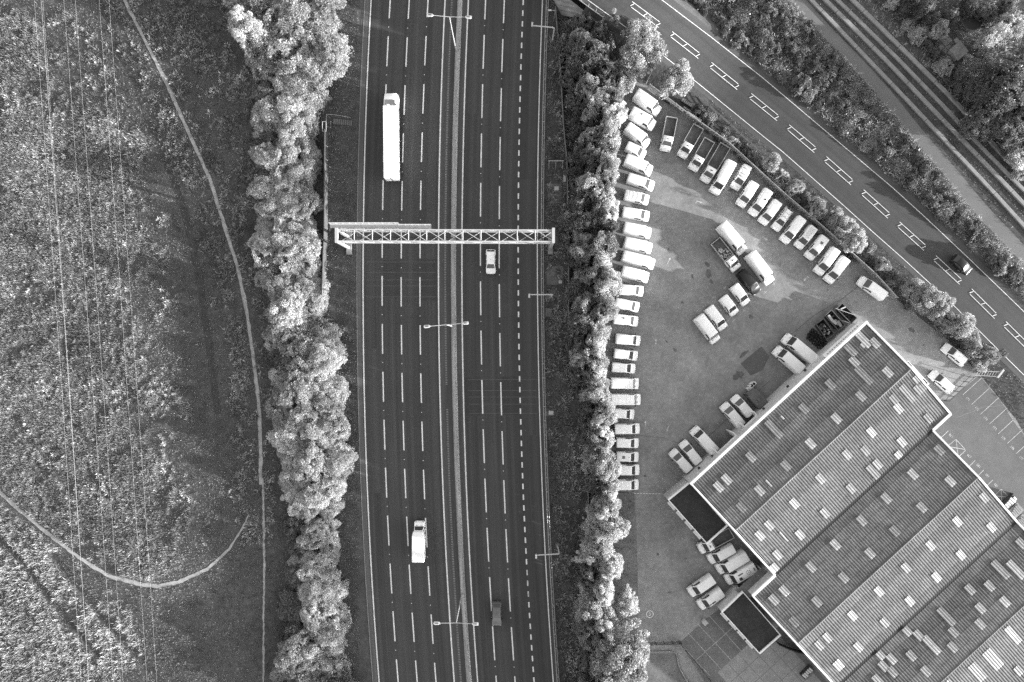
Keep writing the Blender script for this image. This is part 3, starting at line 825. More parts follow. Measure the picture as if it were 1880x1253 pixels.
# rooflights
ZR = lambda a, b: (1220 + a / 1.918, 600 + b / 1.918)
SKY = [(695, 42, 1, 2), (740, 57, 1, 1), (655, 82, 1, 1.3), (665, 125, 1, 1), (697, 175, 1, 2), (785, 160, 1, 1), (578, 208, 1, 1), (692, 243, 1, 1), (488, 290, 1, 1), (605, 322, 1, 1), (385, 360, 1, 2), (515, 410, 1, 1), (305, 457, 1, 1),
       (423, 492, 1, 1), (215, 540, 1, 1), (185, 568, 1, 1), (335, 575, 1, 1), (362, 555, .4, .8), (265, 640, 1, 1), (416, 318, .4, .4), (695, 68, .5, .5),
       (888, 190, 1, 1), (900, 215, 1.6, 1), (855, 235, 1, 2), (808, 255, 1, 1), (820, 290, 1, 1), (927, 323, 1, 1), (727, 372, 1, 1), (835, 405, 1, 1), (703, 440, 1, 1), (637, 455, 1, 1), (823, 458, 1, 1), (745, 488, 1, 1), (735, 520, 1, 2),
       (545, 538, 1, 1), (655, 570, 1, 1), (457, 622, 1, 1), (565, 655, 1, 1), (365, 702, 1, 1), (335, 735, 1, 1), (473, 735, 1, 1), (415, 742, .4, 1.2), (397, 803, 1, 1), (388, 850, 1, 1),
       (963, 437, 1, 1), (872, 520, 1, 1), (1005, 543, 1, 1), (780, 603, 1, 1), (900, 640, 1, 1), (690, 685, 1, 1), (808, 720, 1, 1), (600, 767, 1, 1), (717, 802, 1, 1), (510, 850, 1, 1), (627, 885, 1, 1), (418, 932, 1, 1), (385, 960, 1, 1), (535, 968, 1, 1), (457, 1037, 1, 1),
       (1120, 605, 1, 1), (1027, 688, 1, 1), (1150, 705, 1, 1), (935, 770, 1, 1), (1043, 802, 1, 1), (845, 852, 1, 1), (952, 885, 1, 1), (750, 935, 1, 1), (860, 967, 1, 1), (660, 1017, 1, 1), (770, 1045, 1, 1), (568, 1098, 1, 1), (540, 1125, 1, 1), (678, 1130, 1, 1), (607, 1195, 1.2, 1),
       (1255, 760, 1, 1), (1177, 858, 1, 2), (1232, 858, 1, 2), (1073, 925, 1, 1), (1143, 912, 1, 1), (1197, 967, 1, 1), (1108, 993, 1, 1), (990, 1020, 1, 2), (1105, 1050, 1, 1), (1015, 1075, 1, 1), (1010, 1130, 1, 1), (848, 1073, 1, 1), (888, 1090, 1, 1), (940, 1118, 1, 2), (868, 1157, 1, 1),
       (755, 1155, 1, 1), (797, 1170, 1, 1), (765, 1198, 1, 1), (803, 1213, 1, 1), (918, 1213, 1, 1), (745, 1245, 1, 1), (1225, 1085, 1, 2), (1155, 1170, 1.6, 2.2), (1100, 1215, 1.4, 2), (1245, 1210, 1, 1), (1000, 1262, 1, 1)]
for (a, b, wx, lx) in SKY:
    px, py = ZR(a, b); z = 6.9
    for _ in range(4):
        p = np.array(P(px, py, z))[:2] - A0; t = float(p @ n_); s = float(p @ e_); bay = min(2, max(0, int(t // BW))); tt = t - bay * BW; z = roof_z(tt)
    wd, ln = 1.35 * wx, 1.95 * lx
    s = round((s - wd / 2) / PER) * PER + .05; half = BW / 2
    t0, t1 = tt - ln / 2, tt + ln / 2
    if tt < half: t0, t1 = max(.3, t0), min(half - .25, t1)
    else: t0, t1 = max(half + .25, t0), min(BW - .3, t1)
    if t1 - t0 < .3: continue
    me = corr(s, s + wd, t0, t1, bay, 0.145)
    me.materials.clear(); me.materials.append(M['skylight']); me.name = 'rooflight'
    link('rooflight', me, bld)

# flat-roofed annexes
def annex(name, label, corners, z, band_wall):
    q = [np.array(P(*c, z)) for c in corners]
    c0 = sum(q) / 4; base = np.array((c0[0], c0[1], 0))
    o = tag(empty(name, tuple(base)), label, 'building')
    inn = [c0 + (p - c0) * .985 - base for p in q]; out = [p - base for p in q]
    for i in range(4):
        a, b = out[i], out[(i + 1) % 4]
        MB().add([(a[0], a[1], 0), (b[0], b[1], 0), tuple(b), tuple(a)], [(3, 2, 1, 0)]).build('wall', M['wallpaint'], o)
        ai, bi = a * np.array((.955, .955, 1)), b * np.array((.955, .955, 1))
        pm_ = MB(); up = np.array((0, 0, .28)); dn = np.array((0, 0, -.1))
        pm_.add([tuple(x) for x in (a * np.array((1.01, 1.01, 1)) + up, b * np.array((1.01, 1.01, 1)) + up, bi + up, ai + up, a * np.array((1.01, 1.01, 1)) + dn, b * np.array((1.01, 1.01, 1)) + dn, bi + dn, ai + dn)],
                [(0, 1, 2, 3), (4, 5, 1, 0), (6, 7, 3, 2)])
        pm_.build('parapet', M['trimwhite'], o)
    MB().add([tuple(p + np.array((0, 0, .02))) for p in inn], [(0, 1, 2, 3)]).build('flat_roof', M['rooffelt'], o)
    # windows on the wall facing the yard (the longest south-west side)
    a, b = out[3], out[0]
    d = (b - a); L = np.linalg.norm(d[:2]); d = d / L; nn = np.array((d[1], -d[0], 0)) * (-1 if np.dot((d[1], -d[0]), (a + b)[:2]) < 0 else 1)
    for k in range(4):
        m = a + d * L * (.16 + .22 * k) + nn * .05
        MB().box((m[0], m[1], 2.2), (1.5, .08, 1.2), math.atan2(d[1], d[0])).build('window', M['glass'], o)
        MB().box((m[0] + nn[0] * .2, m[1] + nn[1] * .2, 2.95), (1.9, .5, .14), math.atan2(d[1], d[0])).build('window_hood', M['trimwhite'], o)
    return o
annex('flat_roof_annex', 'dark flat roofed annex with white parapet at the yard corner of the warehouse', [(1225.7, 917), (1266, 884.5), (1335.8, 964.8), (1297.7, 998.5)][::-1], 4.0, True)
annex('flat_roof_annex', 'dark flat roofed annex with white parapet beside the marked parking court', [(1324, 1122.6), (1362.6, 1085.4), (1433, 1165.8), (1394, 1200)][::-1], 4.0, True)
# grey lean-to between the annexes
q = [np.array(P(*c, 3.6)) for c in ((1350, 1085), (1398, 1042), (1419, 1057), (1376, 1096))]
c0 = sum(q) / 4
lt = tag(empty('lean_to', (c0[0], c0[1], 0)), 'grey corrugated lean-to roof between the two flat roofed annexes', 'lean-to')
mb = MB(); lp = [p - np.array((c0[0], c0[1], 0)) for p in q]
N_ = 40
for k in range(N_):
    f0, f1 = k / N_, (k + 1) / N_
    hz = .07 * (k % 2); hz1 = .07 * ((k + 1) % 2)
    a, b = lp[0] + (lp[1] - lp[0]) * f0, lp[0] + (lp[1] - lp[0]) * f1
    d, c = lp[3] + (lp[2] - lp[3]) * f0, lp[3] + (lp[2] - lp[3]) * f1
    up, up1 = np.array((0, 0, hz)), np.array((0, 0, hz1))
    mb.add([tuple(x) for x in (a + up, b + up1, c + up1 + np.array((0, 0, .4)), d + up + np.array((0, 0, .4)))], [(3, 2, 1, 0)])
mb.build('roof_sheet', M['greysteel'], lt)
for p in lp: MB().box((p[0] * .9, p[1] * .9, 1.75), (.2, .2, 3.5)).build('post', M['steel'], lt)

# ------------------------------------------------------------------ vehicles
def section(x, hw, zb, zt, r=.14, wt=None, crown=.03):
    wt = hw if wt is None else wt
    zm = zb + .52 * (zt - zb)
    r = min(r, (zt - zm) * .8)
    half = [(hw * .92, zb), (hw, zb + .1), (hw, zm), (wt, zt - r), (wt - .32 * r, zt - .30 * r), (wt - 1.05 * r, zt)]
    pts = [(x, yv, z) for yv, z in half] + [(x, 0, zt + crown)] + [(x, -yv, z) for yv, z in half[::-1]]
    return pts

WHEEL = {}
def wheel_mesh(r, wd):
    key = (r, wd)
    if key in WHEEL: return WHEEL[key]
    mb = MB(); n = 14
    for rad, y0, y1, mi in ((r, -wd / 2, wd / 2, 0), (r * .62, -wd / 2 - .01, wd / 2 + .01, 1)):
        mb.loft([[(rad * math.cos(2 * math.pi * k / n), yv, rad * math.sin(2 * math.pi * k / n)) for k in range(n)] for yv in (y0, y1)], mi)
    WHEEL[key] = mb.mesh('wheel', [M['tyre'], M['hub']]); return WHEEL[key]

def quad_on(a, b, c, d, off=.015):
    a, b, c, d = map(lambda p: np.array(p, float), (a, b, c, d))
    n = np.cross(c - a, d - b); n /= np.linalg.norm(n)
    return [tuple(p + n * off) for p in (a, b, c, d)]

def add_common(o, L, hw, xw, r=.33, mirrors=None, lamps=True, mirror_z=1.15):
    for sx in xw:
        for sy in (-1, 1):
            link('wheel', wheel_mesh(r, .22), o, (sx, sy * (hw - .13), r))
    if mirrors is not None:
        for sy in (-1, 1):
            MB().box((mirrors, sy * (hw + .14), mirror_z), (.16, .24, .24), .25 * sy).build('mirror', M['trim'], o)

def vehicle_body(o, L, hw, H, hood, ws, zcowl, zhood, mat, roofcrown=.03, rearw=None, rear_screen=0.0, back_drop=.18, tumble=.88, zb=.26):
    f = L / 2
    xc, xr = f - hood, f - hood - ws
    st = [section(f, hw * .74, zb + .06, .58, .1), section(f - .06, hw * .86, zb, .74, .12), section(f - .2, hw * .95, zb, zhood - .04, .14), section(f - .42, hw * .985, zb, zhood, .14)]
    st.append(section(xc, hw, zb, zcowl, .12, hw * .95))
    st.append(section(xr, hw, zb, H - .03, .15, hw * tumble, roofcrown))
    st.append(section(xr - .25, hw, zb, H, .16, hw * tumble, roofcrown))
    if rear_screen:
        st.append(section(-f + rear_screen + .18, hw, zb, H - .02, .16, hw * tumble, roofcrown))
        st.append(section(-f + .10, hw * .96, zb, zcowl + .05, .14, hw * .9))
        st.append(section(-f, hw * .9, zb + .06, zcowl - .25, .12, hw * .86))
    else:
        st.append(section(0 - f * .35, hw, zb, H + .01, .16, hw * tumble, roofcrown))
        st.append(section(-f + .30, hw, zb, H, .16, hw * tumble, roofcrown))
        st.append(section(-f + .07, hw * .99, zb, H - .05, .16, hw * tumble * .985))
        st.append(section(-f, hw * .95, zb + .05, H - back_drop, .16, hw * tumble * .95))
    st = st[::-1]
    mb = MB(); mb.loft(st); mb.build('body', mat, o, smooth=True)
    return xc, xr

def screens(o, L, hw, H, xc, xr, zcowl, tumble=.88, side=((.02, -.95),), rear_screen=0.0, glass='glass'):
    yc, yr = hw * .95 - .10, hw * tumble - .15
    zr = H - .03
    # windscreen
    n = 4; vs = []
    q = quad_on((xc - .03, -yc, zcowl + .03), (xc - .03, yc, zcowl + .03), (xr + .05, yr, zr - .02), (xr + .05, -yr, zr - .02), .035)
    MB().add(q, [(0, 1, 2, 3)]).build('windscreen', M[glass], o)
    zm = .26 + .52 * (H - .26)
    wtop = hw * tumble
    for sy in (-1, 1):
        for (a, b) in side:
            xa, xb = xr + a, xr + b
            z0, z1 = zm + .10, H - .24
            y0 = hw + (wtop - hw) * .12; y1 = hw + (wtop - hw) * .9
            q = [(xa + .02, sy * (y0 + .012), z0), (xb, sy * (y0 + .012), z0), (xb + .04, sy * (y1 + .012), z1), (xa - .08, sy * (y1 + .012), z1)]
            MB().add(q, [(0, 1, 2, 3) if sy < 0 else (3, 2, 1, 0)]).build('side_window', M[glass], o)
        # front quarter glass
        q = [(xc - .12, sy * (hw * .965 + .012), zcowl - .02), (xr + .03, sy * (hw + .012), zm + .10), (xr - .02, sy * (wtop + .02), H - .24)]
        MB().add(q, [(0, 1, 2) if sy < 0 else (2, 1, 0)]).build('quarter_glass', M[glass], o)
    if rear_screen:
        f = L / 2
        q = quad_on((-f + rear_screen + .13, -yr, H - .05), (-f + rear_screen + .13, yr, H - .05), (-f + .15, yc * .95, zcowl + .1), (-f + .15, -yc * .95, zcowl + .1), -.03)
        q = [(p[0] - .0, p[1], p[2] + .03) for p in quad_on((-f + rear_screen + .13, -yr, H - .05), (-f + rear_screen + .13, yr, H - .05), (-f + .15, yc * .95, zcowl + .1), (-f + .15, -yc * .95, zcowl + .1), 0)]
        MB().add(q, [(3, 2, 1, 0)]).build('rear_window', M[glass], o)

def lights(o, L, hw, zhood, zt):
    f = L / 2
    for sy in (-1, 1):
        MB().add(quad_on((f - .08, sy * hw * .88, .70), (f - .03, sy * hw * .52, .70), (f - .14, sy * hw * .56, zhood - .08), (f - .26, sy * hw * .93, zhood - .06), .03 if sy < 0 else -.03), [(0, 1, 2, 3) if sy < 0 else (3, 2, 1, 0)]).build('headlight', M['lamp'], o)
        MB().box((-f + .02, sy * hw * .9, zt), (.06, .12, .4)).build('tail_light', M['taillamp'], o)
    MB().box((f - .03, 0, .42), (.16, hw * 1.5, .22)).build('front_bumper', M['trim'], o)
    MB().box((-f - .01, 0, .42), (.12, hw * 1.8, .2)).build('rear_bumper', M['trim'], o)

def bonnet_slots(o, x, hw, z):
    for sy in (-1, 1):
        MB().box((x, sy * hw * .45, z), (.07, hw * .35, .02), -.18 * sy).build('bonnet_vent', M['trim'], o)

def make_van(kind):
    spec = {'L': (5.75, 1.02, 2.52, .92, .62, 1.32, 1.12), 'M': (4.95, .97, 1.95, .95, .80, 1.16, 1.02), 'S': (4.35, .92, 1.84, .92, .82, 1.10, .98), 'X': (6.3, 1.03, 2.70, .90, .58, 1.34, 1.14)}
    L, hw, H, hood, ws, zc, zh = spec[kind[0]]
    o = empty('panel_van', (0, 0, 0))
    mat = M['blackvan'] if kind.endswith('k') else M['van']
    tum = .90 if kind[0] in 'LX' else .87
    xc, xr = vehicle_body(o, L, hw, H, hood, ws, zc, zh, mat, tumble=tum)
    screens(o, L, hw, H, xc, xr, zc, tum)
    add_common(o, L, hw, (L / 2 - .95, -L / 2 + .95), .34, xc - .28, mirror_z=zc + .12)
    lights(o, L, hw, zh, 1.1)
    if kind[0] in 'LXM': bonnet_slots(o, xc + .16, hw, zc + .012 - .05)
    rm_ = MB()                                 # pressed roof ribs
    for k in range(5):
        rm_.box((-L * .42 + k * L * .135, 0, H + .025), (.05, hw * 1.25, .022))
    if kind[0] in 'LX' and not kind.endswith('p'): rm_.build('roof_rib', mat, o)
    if 'r' in kind:                            # roof rack with ladder
        for sy in (-.5, -.2, .2, .5): MB().tube([(-L * .4, sy, H + .16), (xr - .3, sy, H + .16)], .025, 5).build('rack_rail', M['alu'], o)
        for k in range(7): MB().tube([(-L * .38 + k * .32, -.5, H + .18), (-L * .38 + k * .32, .5, H + .18)], .02, 5).build('rack_bar', M['alu'], o)
        for x in (-L * .38, xr - .4):
            for sy in (-.5, .5): MB().tube([(x, sy, H - .02), (x, sy, H + .16)], .025, 5).build('rack_foot', M['alu'], o)
    if 'd' in kind:                            # van with roof vents, dots and worn front
        for k in range(9):
            t = 2 * math.pi * k / 8; rr = 0.36 if k < 8 else 0
            MB().tube([(-L * .22 + rr * math.cos(t), rr * math.sin(t), H + .02), (-L * .22 + rr * math.cos(t), rr * math.sin(t), H + .06)], .07, 8).build('roof_vent', M['trim'], o)
        MB().box((.5, .35, H + .06), (.55, .5, .1)).build('roof_unit', M['darksteel'], o)
        MB().box((.2, -.4, H + .05), (.9, .2, .06)).build('roof_unit', M['greysteel'], o)
        MB().box((-L * .42, .0, H + .04), (.2, .55, .05)).build('roof_hatch', M['greysteel'], o)
    if 'w' in kind:                            # dark roof windows
        MB().box((-.1, .5, H - .0), (.75, .22, .09)).build('roof_window', M['glass'], o)
        MB().box((.55, .5, H - .02), (.35, .2, .09)).build('roof_window', M['glass'], o)
    if 'v' in kind:                            # small roof vent
        MB().tube([(-L * .12, .25, H + .02), (-L * .12, .25, H + .1)], .16, 10).build('roof_vent', M['trim'], o)
    if 'b' in kind:                            # roof bars
        for x in (-L * .33, -L * .1, xr - .35):
            MB().tube([(x, -hw * .86, H - .04), (x, -hw * .8, H + .1), (x, hw * .8, H + .1), (x, hw * .86, H - .04)], .03, 5).build('roof_bar', M['trim'], o)
    if 'h' in kind:                            # roof hatch and aerial
        MB().box((-L * .2, 0, H + .05), (.5, .5, .05)).build('roof_hatch', M['greysteel'], o)
        MB().box((xr - .3, .0, H + .06), (.1, .1, .08)).build('aerial', M['trim'], o)
    if 't' in kind:
        MB().box((-L / 2 - .25, -.6, .75), (.6, .12, .9)).build('open_door', M['van'], o)
    return o, L, H

def make_car(paint, estate=False, white=False, mpv=False):
    L, hw, H, hood, ws, zc, zh = (4.35, .90, 1.50, 1.05, .78, 1.0, .90)
    if mpv: L, H, hood, zc = 4.6, 1.72, 1.0, 1.06
    o = empty('parked_car' if white else 'moving_car', (0, 0, 0))
    rs_ = .38 if (mpv or estate) else .62
    xc, xr = vehicle_body(o, L, hw, H, hood, ws, zc, zh, M[paint], rear_screen=rs_, tumble=.80)
    screens(o, L, hw, H, xc, xr, zc, .80, ((.02, -.85), (-.93, -1.75)), rs_)
    add_common(o, L, hw, (L / 2 - .85, -L / 2 + .8), .32, xc - .30, mirror_z=zc + .02)
    lights(o, L, hw, zh, .85)
    if estate:
        for sy in (-1, 1): MB().tube([(xr - .2, sy * hw * .68, H + .05), (-L / 2 + .6, sy * hw * .68, H + .05)], .03, 6).build('roof_rail', M['trim'], o)
        for x in (-.2, -1.0): MB().tube([(x, -hw * .68, H + .06), (x, hw * .68, H + .06)], .025, 5).build('roof_bar', M['alu'], o)
    MB().box((-.3, 0, H + .045), (.1, .06, .06)).build('aerial', M['trim'], o)
    return o, L, H

def make_tipper(load=False, long=False):
    L, hw = (6.9 if long else 6.1), 1.02
    o = empty('tipper_truck', (0, 0, 0))
    f = L / 2; cabL = 2.35
    H, zc, zh, hood, ws = 2.15, 1.30, 1.12, .85, .62
    xc, xr = f - hood, f - hood - ws
    zb = .3
    st = [section(f, hw * .74, .36, .58, .1), section(f - .06, hw * .86, zb, .78, .12), section(f - .2, hw * .93, zb, zh - .04, .14), section(f - .42, hw * .96, zb, zh, .14),
          section(xc, hw * .98, zb, zc, .12, hw * .92), section(xr, hw * .98, zb, H - .03, .15, hw * .86), section(xr - .3, hw * .98, zb, H, .15, hw * .86), section(f - cabL + .05, hw * .98, zb, H - .02, .15, hw * .86), section(f - cabL, hw * .96, zb, H - .15, .15, hw * .83)]
    MB().loft(st[::-1]).build('cab', M['van'], o, smooth=True)
    screens(o, L, hw * .98, H, xc, xr, zc, .86, ((.02, -.75),))
    MB().box((xr - .35, 0, H + .05), (.14, .42, .07)).build('beacon', M['trim'], o)
    bl = L - cabL - .12; bx = -f + bl / 2; bz = .98
    MB().box((bx, 0, .62), (bl, .8, .35)).build('chassis', M['trim'], o)
    MB().box((bx, 0, bz), (bl - .08, hw * 2 - .1, .08)).build('bed_floor', M['bed'], o)
    for sy in (-1, 1): MB().box((bx, sy * (hw + .0), bz + .2), (bl, .08, .46)).build('side_board', M['alu'], o)
    MB().box((-f + .04, 0, bz + .2), (.08, hw * 2 - .1, .46)).build('tail_board', M['alu'], o)
    MB().box((bx + bl / 2 - .04, 0, bz + .3), (.08, hw * 2 - .1, .70)).build('head_board', M['alu'], o)
    if load:
        rg = random.Random(7); mb = MB()
        for k in range(46): mb.box((bx + rg.uniform(-.1, .46) * bl, rg.uniform(-.8, .8), bz + .1), (rg.uniform(.08, .3), rg.uniform(.06, .25), rg.uniform(.1, .3)), rg.uniform(0, 3))
        stuff(mb.build('rubble_load', M['card'], o))
    add_common(o, L, hw, (f - .95, -f + 1.2), .36, xc - .3, mirror_z=zc + .15)
    lights(o, L, hw * .98, zh, .9)
    bonnet_slots(o, xc + .15, hw, zc - .03)
    return o, L, H

PROTO = {}
def proto(kind):
    if kind in PROTO:
        o, L, H = PROTO[kind]; return copy_tree(o), L, H
    if kind[0] in 'LMSX': r_ = make_van(kind)
    elif kind[0] == 'T': r_ = make_tipper('l' in kind, 'g' in kind)
    elif kind == 'E': r_ = make_car('van', estate=True, white=True)
    elif kind == 'V': r_ = make_car('van', white=True, mpv=True)
    elif kind == 'CW': r_ = make_car('van', mpv=True)
    elif kind == 'CG': r_ = make_car('greypaint')
    elif kind == 'CD': r_ = make_car('darkpaint')
    PROTO[kind] = r_
    return r_

def place(kind, Rp, Fp, label, cat, group=None):
    o, L, H = proto(kind)
    z = .6 * H
    r_ = np.array(P(*Rp, z)); f_ = np.array(P(*Fp, z)); d = f_ - r_
    c = (r_ + f_) / 2
    o.location = (c[0], c[1], 0.013)
    o.rotation_euler = (0, 0, math.atan2(d[1], d[0]))
    s = min(1.14, max(.88, np.linalg.norm(d) / L))
    o.scale = (s, 1.04, 1)
    tag(o, label, cat, group)
    return o

COLV = [('L', (1166.7, 172.3), (1212, 204.6)), ('L', (1158, 206), (1203, 231)), ('L', (1150, 234), (1192, 264.5)), ('S', (1150, 268), (1185, 285)), ('L', (1147.5, 293), (1198, 313.6)), ('M', (1152, 326.7), (1201.4, 342.3)),
        ('M', (1146.3, 357.9), (1192, 367.4)), ('M', (1142.7, 389), (1193, 397.4)), ('L', (1145, 417.7), (1196.6, 428.5)), ('L', (1145.6, 444.9), (1198.5, 456.3)), ('X', (1142.5, 469.8), (1203.3, 485.4)), ('L', (1141.5, 497.8), (1192.3, 510.2)),
        ('M', (1136, 531), (1182, 535)), ('M', (1129, 556), (1174.7, 565.2)), ('M', (1126, 585), (1172.6, 591)), ('M', (1130, 622), (1176.8, 626.4)), ('S', (1127, 649), (1171.6, 654.4)), ('S', (1123, 674.5), (1167.4, 677.6)),
        ('L', (1121, 703.6), (1174.7, 705.2)), ('L', (1121, 733.7), (1178.2, 734.3)), ('S', (1124, 758.5), (1165.4, 761.7)), ('M', (1128, 788.2), (1175.7, 787.6)), ('S', (1131, 813), (1173.7, 814.6)), ('S', (1131, 838.4), (1173.7, 839.9)),
        ('M', (1127.4, 863), (1175.3, 863.7)), ('M', (1127, 890.3), (1174, 890.7))]
for i, (k, a, b) in enumerate(COLV):
    k = k + ('', 'v', '', '', '', '', 'b' if i < 10 else '', '', '', '', 'h', '', '')[i % 13] if i not in (10,) else k
    size = {'L': 'large', 'M': 'medium', 'S': 'small', 'X': 'extra long'}[k[0]]
    place(k, a, b, f'{size} white van backed against the tree belt, {ordn(i + 1)} from the top of its column', 'van', 'white vans parked along the tree belt')
for i, (k, a, b) in enumerate([('T', (1233.7, 215.4), (1221.7, 276.5)), ('T', (1282.8, 232.2), (1251.7, 287.2)), ('T', (1303, 257.3), (1272, 311.2)), ('Tg', (1331.9, 266.9), (1293.6, 332.7))]):
    place(k, a, b, ['white tipper truck with dark bed, parked apart beside the top of the van column', 'white tipper truck with dark bed, second from the top along the fence', 'white tipper truck with dark bed, third along the fence from the top',
                    'long bed white tipper truck parked against the first white van along the fence'][i], 'truck', 'tipper trucks along the yard fence')
FEN = [('L', (1342.6, 298), (1311.5, 354.3)), ('S', (1372.6, 306), (1348.8, 346.4)), ('M', (1385, 337), (1359, 377.5)), ('Mp', (1411, 350.5), (1381, 394)), ('M', (1427.6, 371.3), (1399.6, 409.7)), ('E', (1451.5, 382.7), (1422.4, 422)),
       ('M', (1472, 401.4), (1439, 444)), ('Sr', (1493, 418), (1465, 454.3)), ('M', (1513.7, 436.6), (1484.6, 474)), ('M', (1534.4, 457.4), (1501.2, 503)), ('M', (1552, 475), (1520, 517.5))]
for i, (k, a, b) in enumerate(FEN):
    if k == 'E': place(k, a, b, 'white estate car with roof rails parked among the vans along the fence', 'car')
    elif 'r' in k: place(k, a, b, 'small white van with a ladder rack on its roof in the fence row', 'van', 'white vans in the row along the yard fence')
    elif i == 0: place(k, a, b, 'large white van next to the long tipper truck in the fence row', 'van', 'white vans in the row along the yard fence')
    else: place(k + ('', 'b', '', 'v', '', '', '', '', 'h', '', '')[i], a, b, f'white van in the fence row, {ordn(i + 1)} in line counting down from the tippers', 'van', 'white vans in the row along the yard fence')
place('Mt', (1625.7, 547), (1577, 511), 'lone white van parallel to the fence with something sticking out behind', 'van')
CEN = [('X', (1323.8, 412), (1367.7, 463.8), 'very long white van at the top of the cluster in mid yard'), ('X', (1376.6, 465.8), (1417.5, 519.7), 'very long white van between the loaded tipper and black van in mid yard'),
       ('S', (1346.7, 524.7), (1372.7, 558.6), 'small white van next to the black van in mid yard'), ('S', (1326.8, 545.6), (1351.7, 577.5), 'small white van second below the black van in mid yard'),
       ('M', (1300.8, 564.6), (1330.8, 604.5), 'medium white van second from the lower end of the mid yard row'), ('L', (1281.9, 581.5), (1317.8, 628.4), 'large white van at the lower end of the mid yard row')]
for k, a, b, lb in CEN: place(k, a, b, lb, 'van', 'white vans parked in the middle of the yard')
place('Tl', (1312.8, 441.9), (1355.7, 495.8), 'white tipper truck with rubble in its bed in the middle of the yard', 'truck')
place('Mk', (1359.7, 499.7), (1392.6, 537.6), 'black van parked between white vans in the middle of the yard', 'van')
for k, a, b, lb in [('L', (1470.4, 680), (1425.7, 641), 'white van with its nose out, lower of the pair near the skips'), ('X', (1495, 662), (1442.5, 618.5), 'long white van parked right beside the heap of tyres'),
                    ('M', (1361, 781.4), (1328.4, 743), 'larger of two white vans beside the grey container at the warehouse'), ('S', (1377.2, 762.3), (1347.5, 728.7), 'small white van right next to the grey container'),
                    ('L', (1312, 829.3), (1273.8, 788), 'large white van beside the loading door, tail against the warehouse'), ('S', (1282.4, 849.4), (1252.7, 812), 'small white van between two others near the warehouse corner annex'),
                    ('S', (1265, 863.8), (1233.5, 828.4), 'white van nearest the corner annex at the warehouse wall')]:
    place(k, a, b, lb, 'van', 'white vans backed up to the warehouse wall')
for k, a, b, lb in [('M', (1346.3, 1005), (1301.6, 1030.3), 'white van next to the tipper between the two annexes'), ('L', (1370, 1018.4), (1318, 1049.7), 'large white van in the middle between the two annexes'),
                    ('Ld', (1385, 1039.3), (1334.4, 1069), 'white van with roof units and dark dots beside the lean-to'), ('M', (1309, 1061.6), (1265.9, 1091.4), 'white van on its own side of the court, upper of two'),
                    ('Mw', (1325.4, 1085.4), (1283.7, 1115.2), 'white van with dark windows in its roof near the parking court')]:
    place(k, a, b, lb, 'van', 'white vans between the annexes')
place('T', (1343.3, 978.2), (1283.7, 1011), 'white tipper truck half hidden beside the upper flat roofed annex', 'truck')
place('V', (1774, 668.6), (1734, 635), 'white people carrier parked beside the roadside shrubs', 'car')
place('V', (1750, 719.7), (1710, 683), 'white people carrier parked against the warehouse porch by the gate', 'car')
place('CW', (901, 458), (901, 503), 'white car driving down the motorway just below the gantry', 'car')
place('CG', (912, 1106), (912, 1150), 'grey car with dark windows low on the eastern carriageway', 'car')
rc_ = place('CD', (1752, 473), (1781, 500), 'dark car driving on the road beside the cycle path', 'car')
rc_.location.z = 0.045

# articulated lorry
lo = tag(empty('articulated_lorry', P(718, 252, 0)), 'long white articulated lorry in the left lane above the gantry', 'lorry')
px0, pyF, pyR = 718, 0, 0
lorry_c = np.array(P(721, 254, 1.2)); lo.location = (lorry_c[0], lorry_c[1], 0.02); lo.rotation_euler = (0, 0, R(90.6))
HT = 4.0
tr_ = MB(); tr_.loft([[(x, yv, z) for yv, z in ((1.26, 1.05), (1.26, HT - .05), (1.2, HT), (-1.2, HT), (-1.26, HT - .05), (-1.26, 1.05))] for x in (-8.1, 5.15)]); tr_.build('trailer', M['curtain'], lo)
MB().box((-1.5, 0, .95), (13.0, 1.0, .3)).build('trailer_chassis', M['trim'], lo)
for x in (-6.9, -4.5, -2.1, .3, 2.7): MB().box((x, 0, HT + .012), (.04, 2.36, .02)).build('roof_seam', M['van'], lo)
for sy in (-1, 1):
    for k in range(12): MB().box((-7.6 + k * 1.1, sy * 1.275, 2.5), (.04, .03, 2.6)).build('curtain_strap', M['greysteel'], lo)
MB().box((-8.14, 0, 2.5), (.06, .05, 2.8)).build('door_joint', M['trim'], lo)
cabst = []
for x, hw, zt, wt in ((8.0, 1.10, 1.2, 1.10), (7.93, 1.2, 2.0, 1.12), (7.8, 1.24, 2.9, 1.12), (7.45, 1.24, 3.1, 1.12), (7.1, 1.24, 3.45, 1.1), (6.5, 1.24, 3.75, 1.1), (5.75, 1.24, 3.8, 1.12)):
    cabst.append([(x, yv, z) for yv, z in ((hw, .5), (hw, .5 + .6 * (zt - .5)), (wt, zt - .06), (wt - .08, zt), (-wt + .08, zt), (-wt, zt - .06), (-hw, .5 + .6 * (zt - .5)), (-hw, .5))])
MB().loft(cabst).build('cab', M['van'], lo, smooth=True)
MB().add([(7.95, -1.05, 2.05), (7.95, 1.05, 2.05), (7.82, 1.02, 2.88), (7.82, -1.02, 2.88)], [(0, 1, 2, 3)]).build('windscreen', M['glass'], lo)
for sy in (-1, 1):
    MB().add([(7.7, sy * 1.25, 2.0), (6.9, sy * 1.25, 2.0), (6.9, sy * 1.2, 2.7), (7.5, sy * 1.2, 2.7)], [(0, 1, 2, 3) if sy < 0 else (3, 2, 1, 0)]).build('side_window', M['glass'], lo)
    MB().box((7.75, sy * 1.42, 2.5), (.2, .22, .5)).build('mirror', M['trim'], lo)
    MB().box((5.6, sy * 1.15, 2.2), (.5, .08, 2.6)).build('air_deflector', M['van'], lo)
    MB().box((7.97, sy * .85, .95), (.1, .4, .25)).build('headlight', M['lamp'], lo)
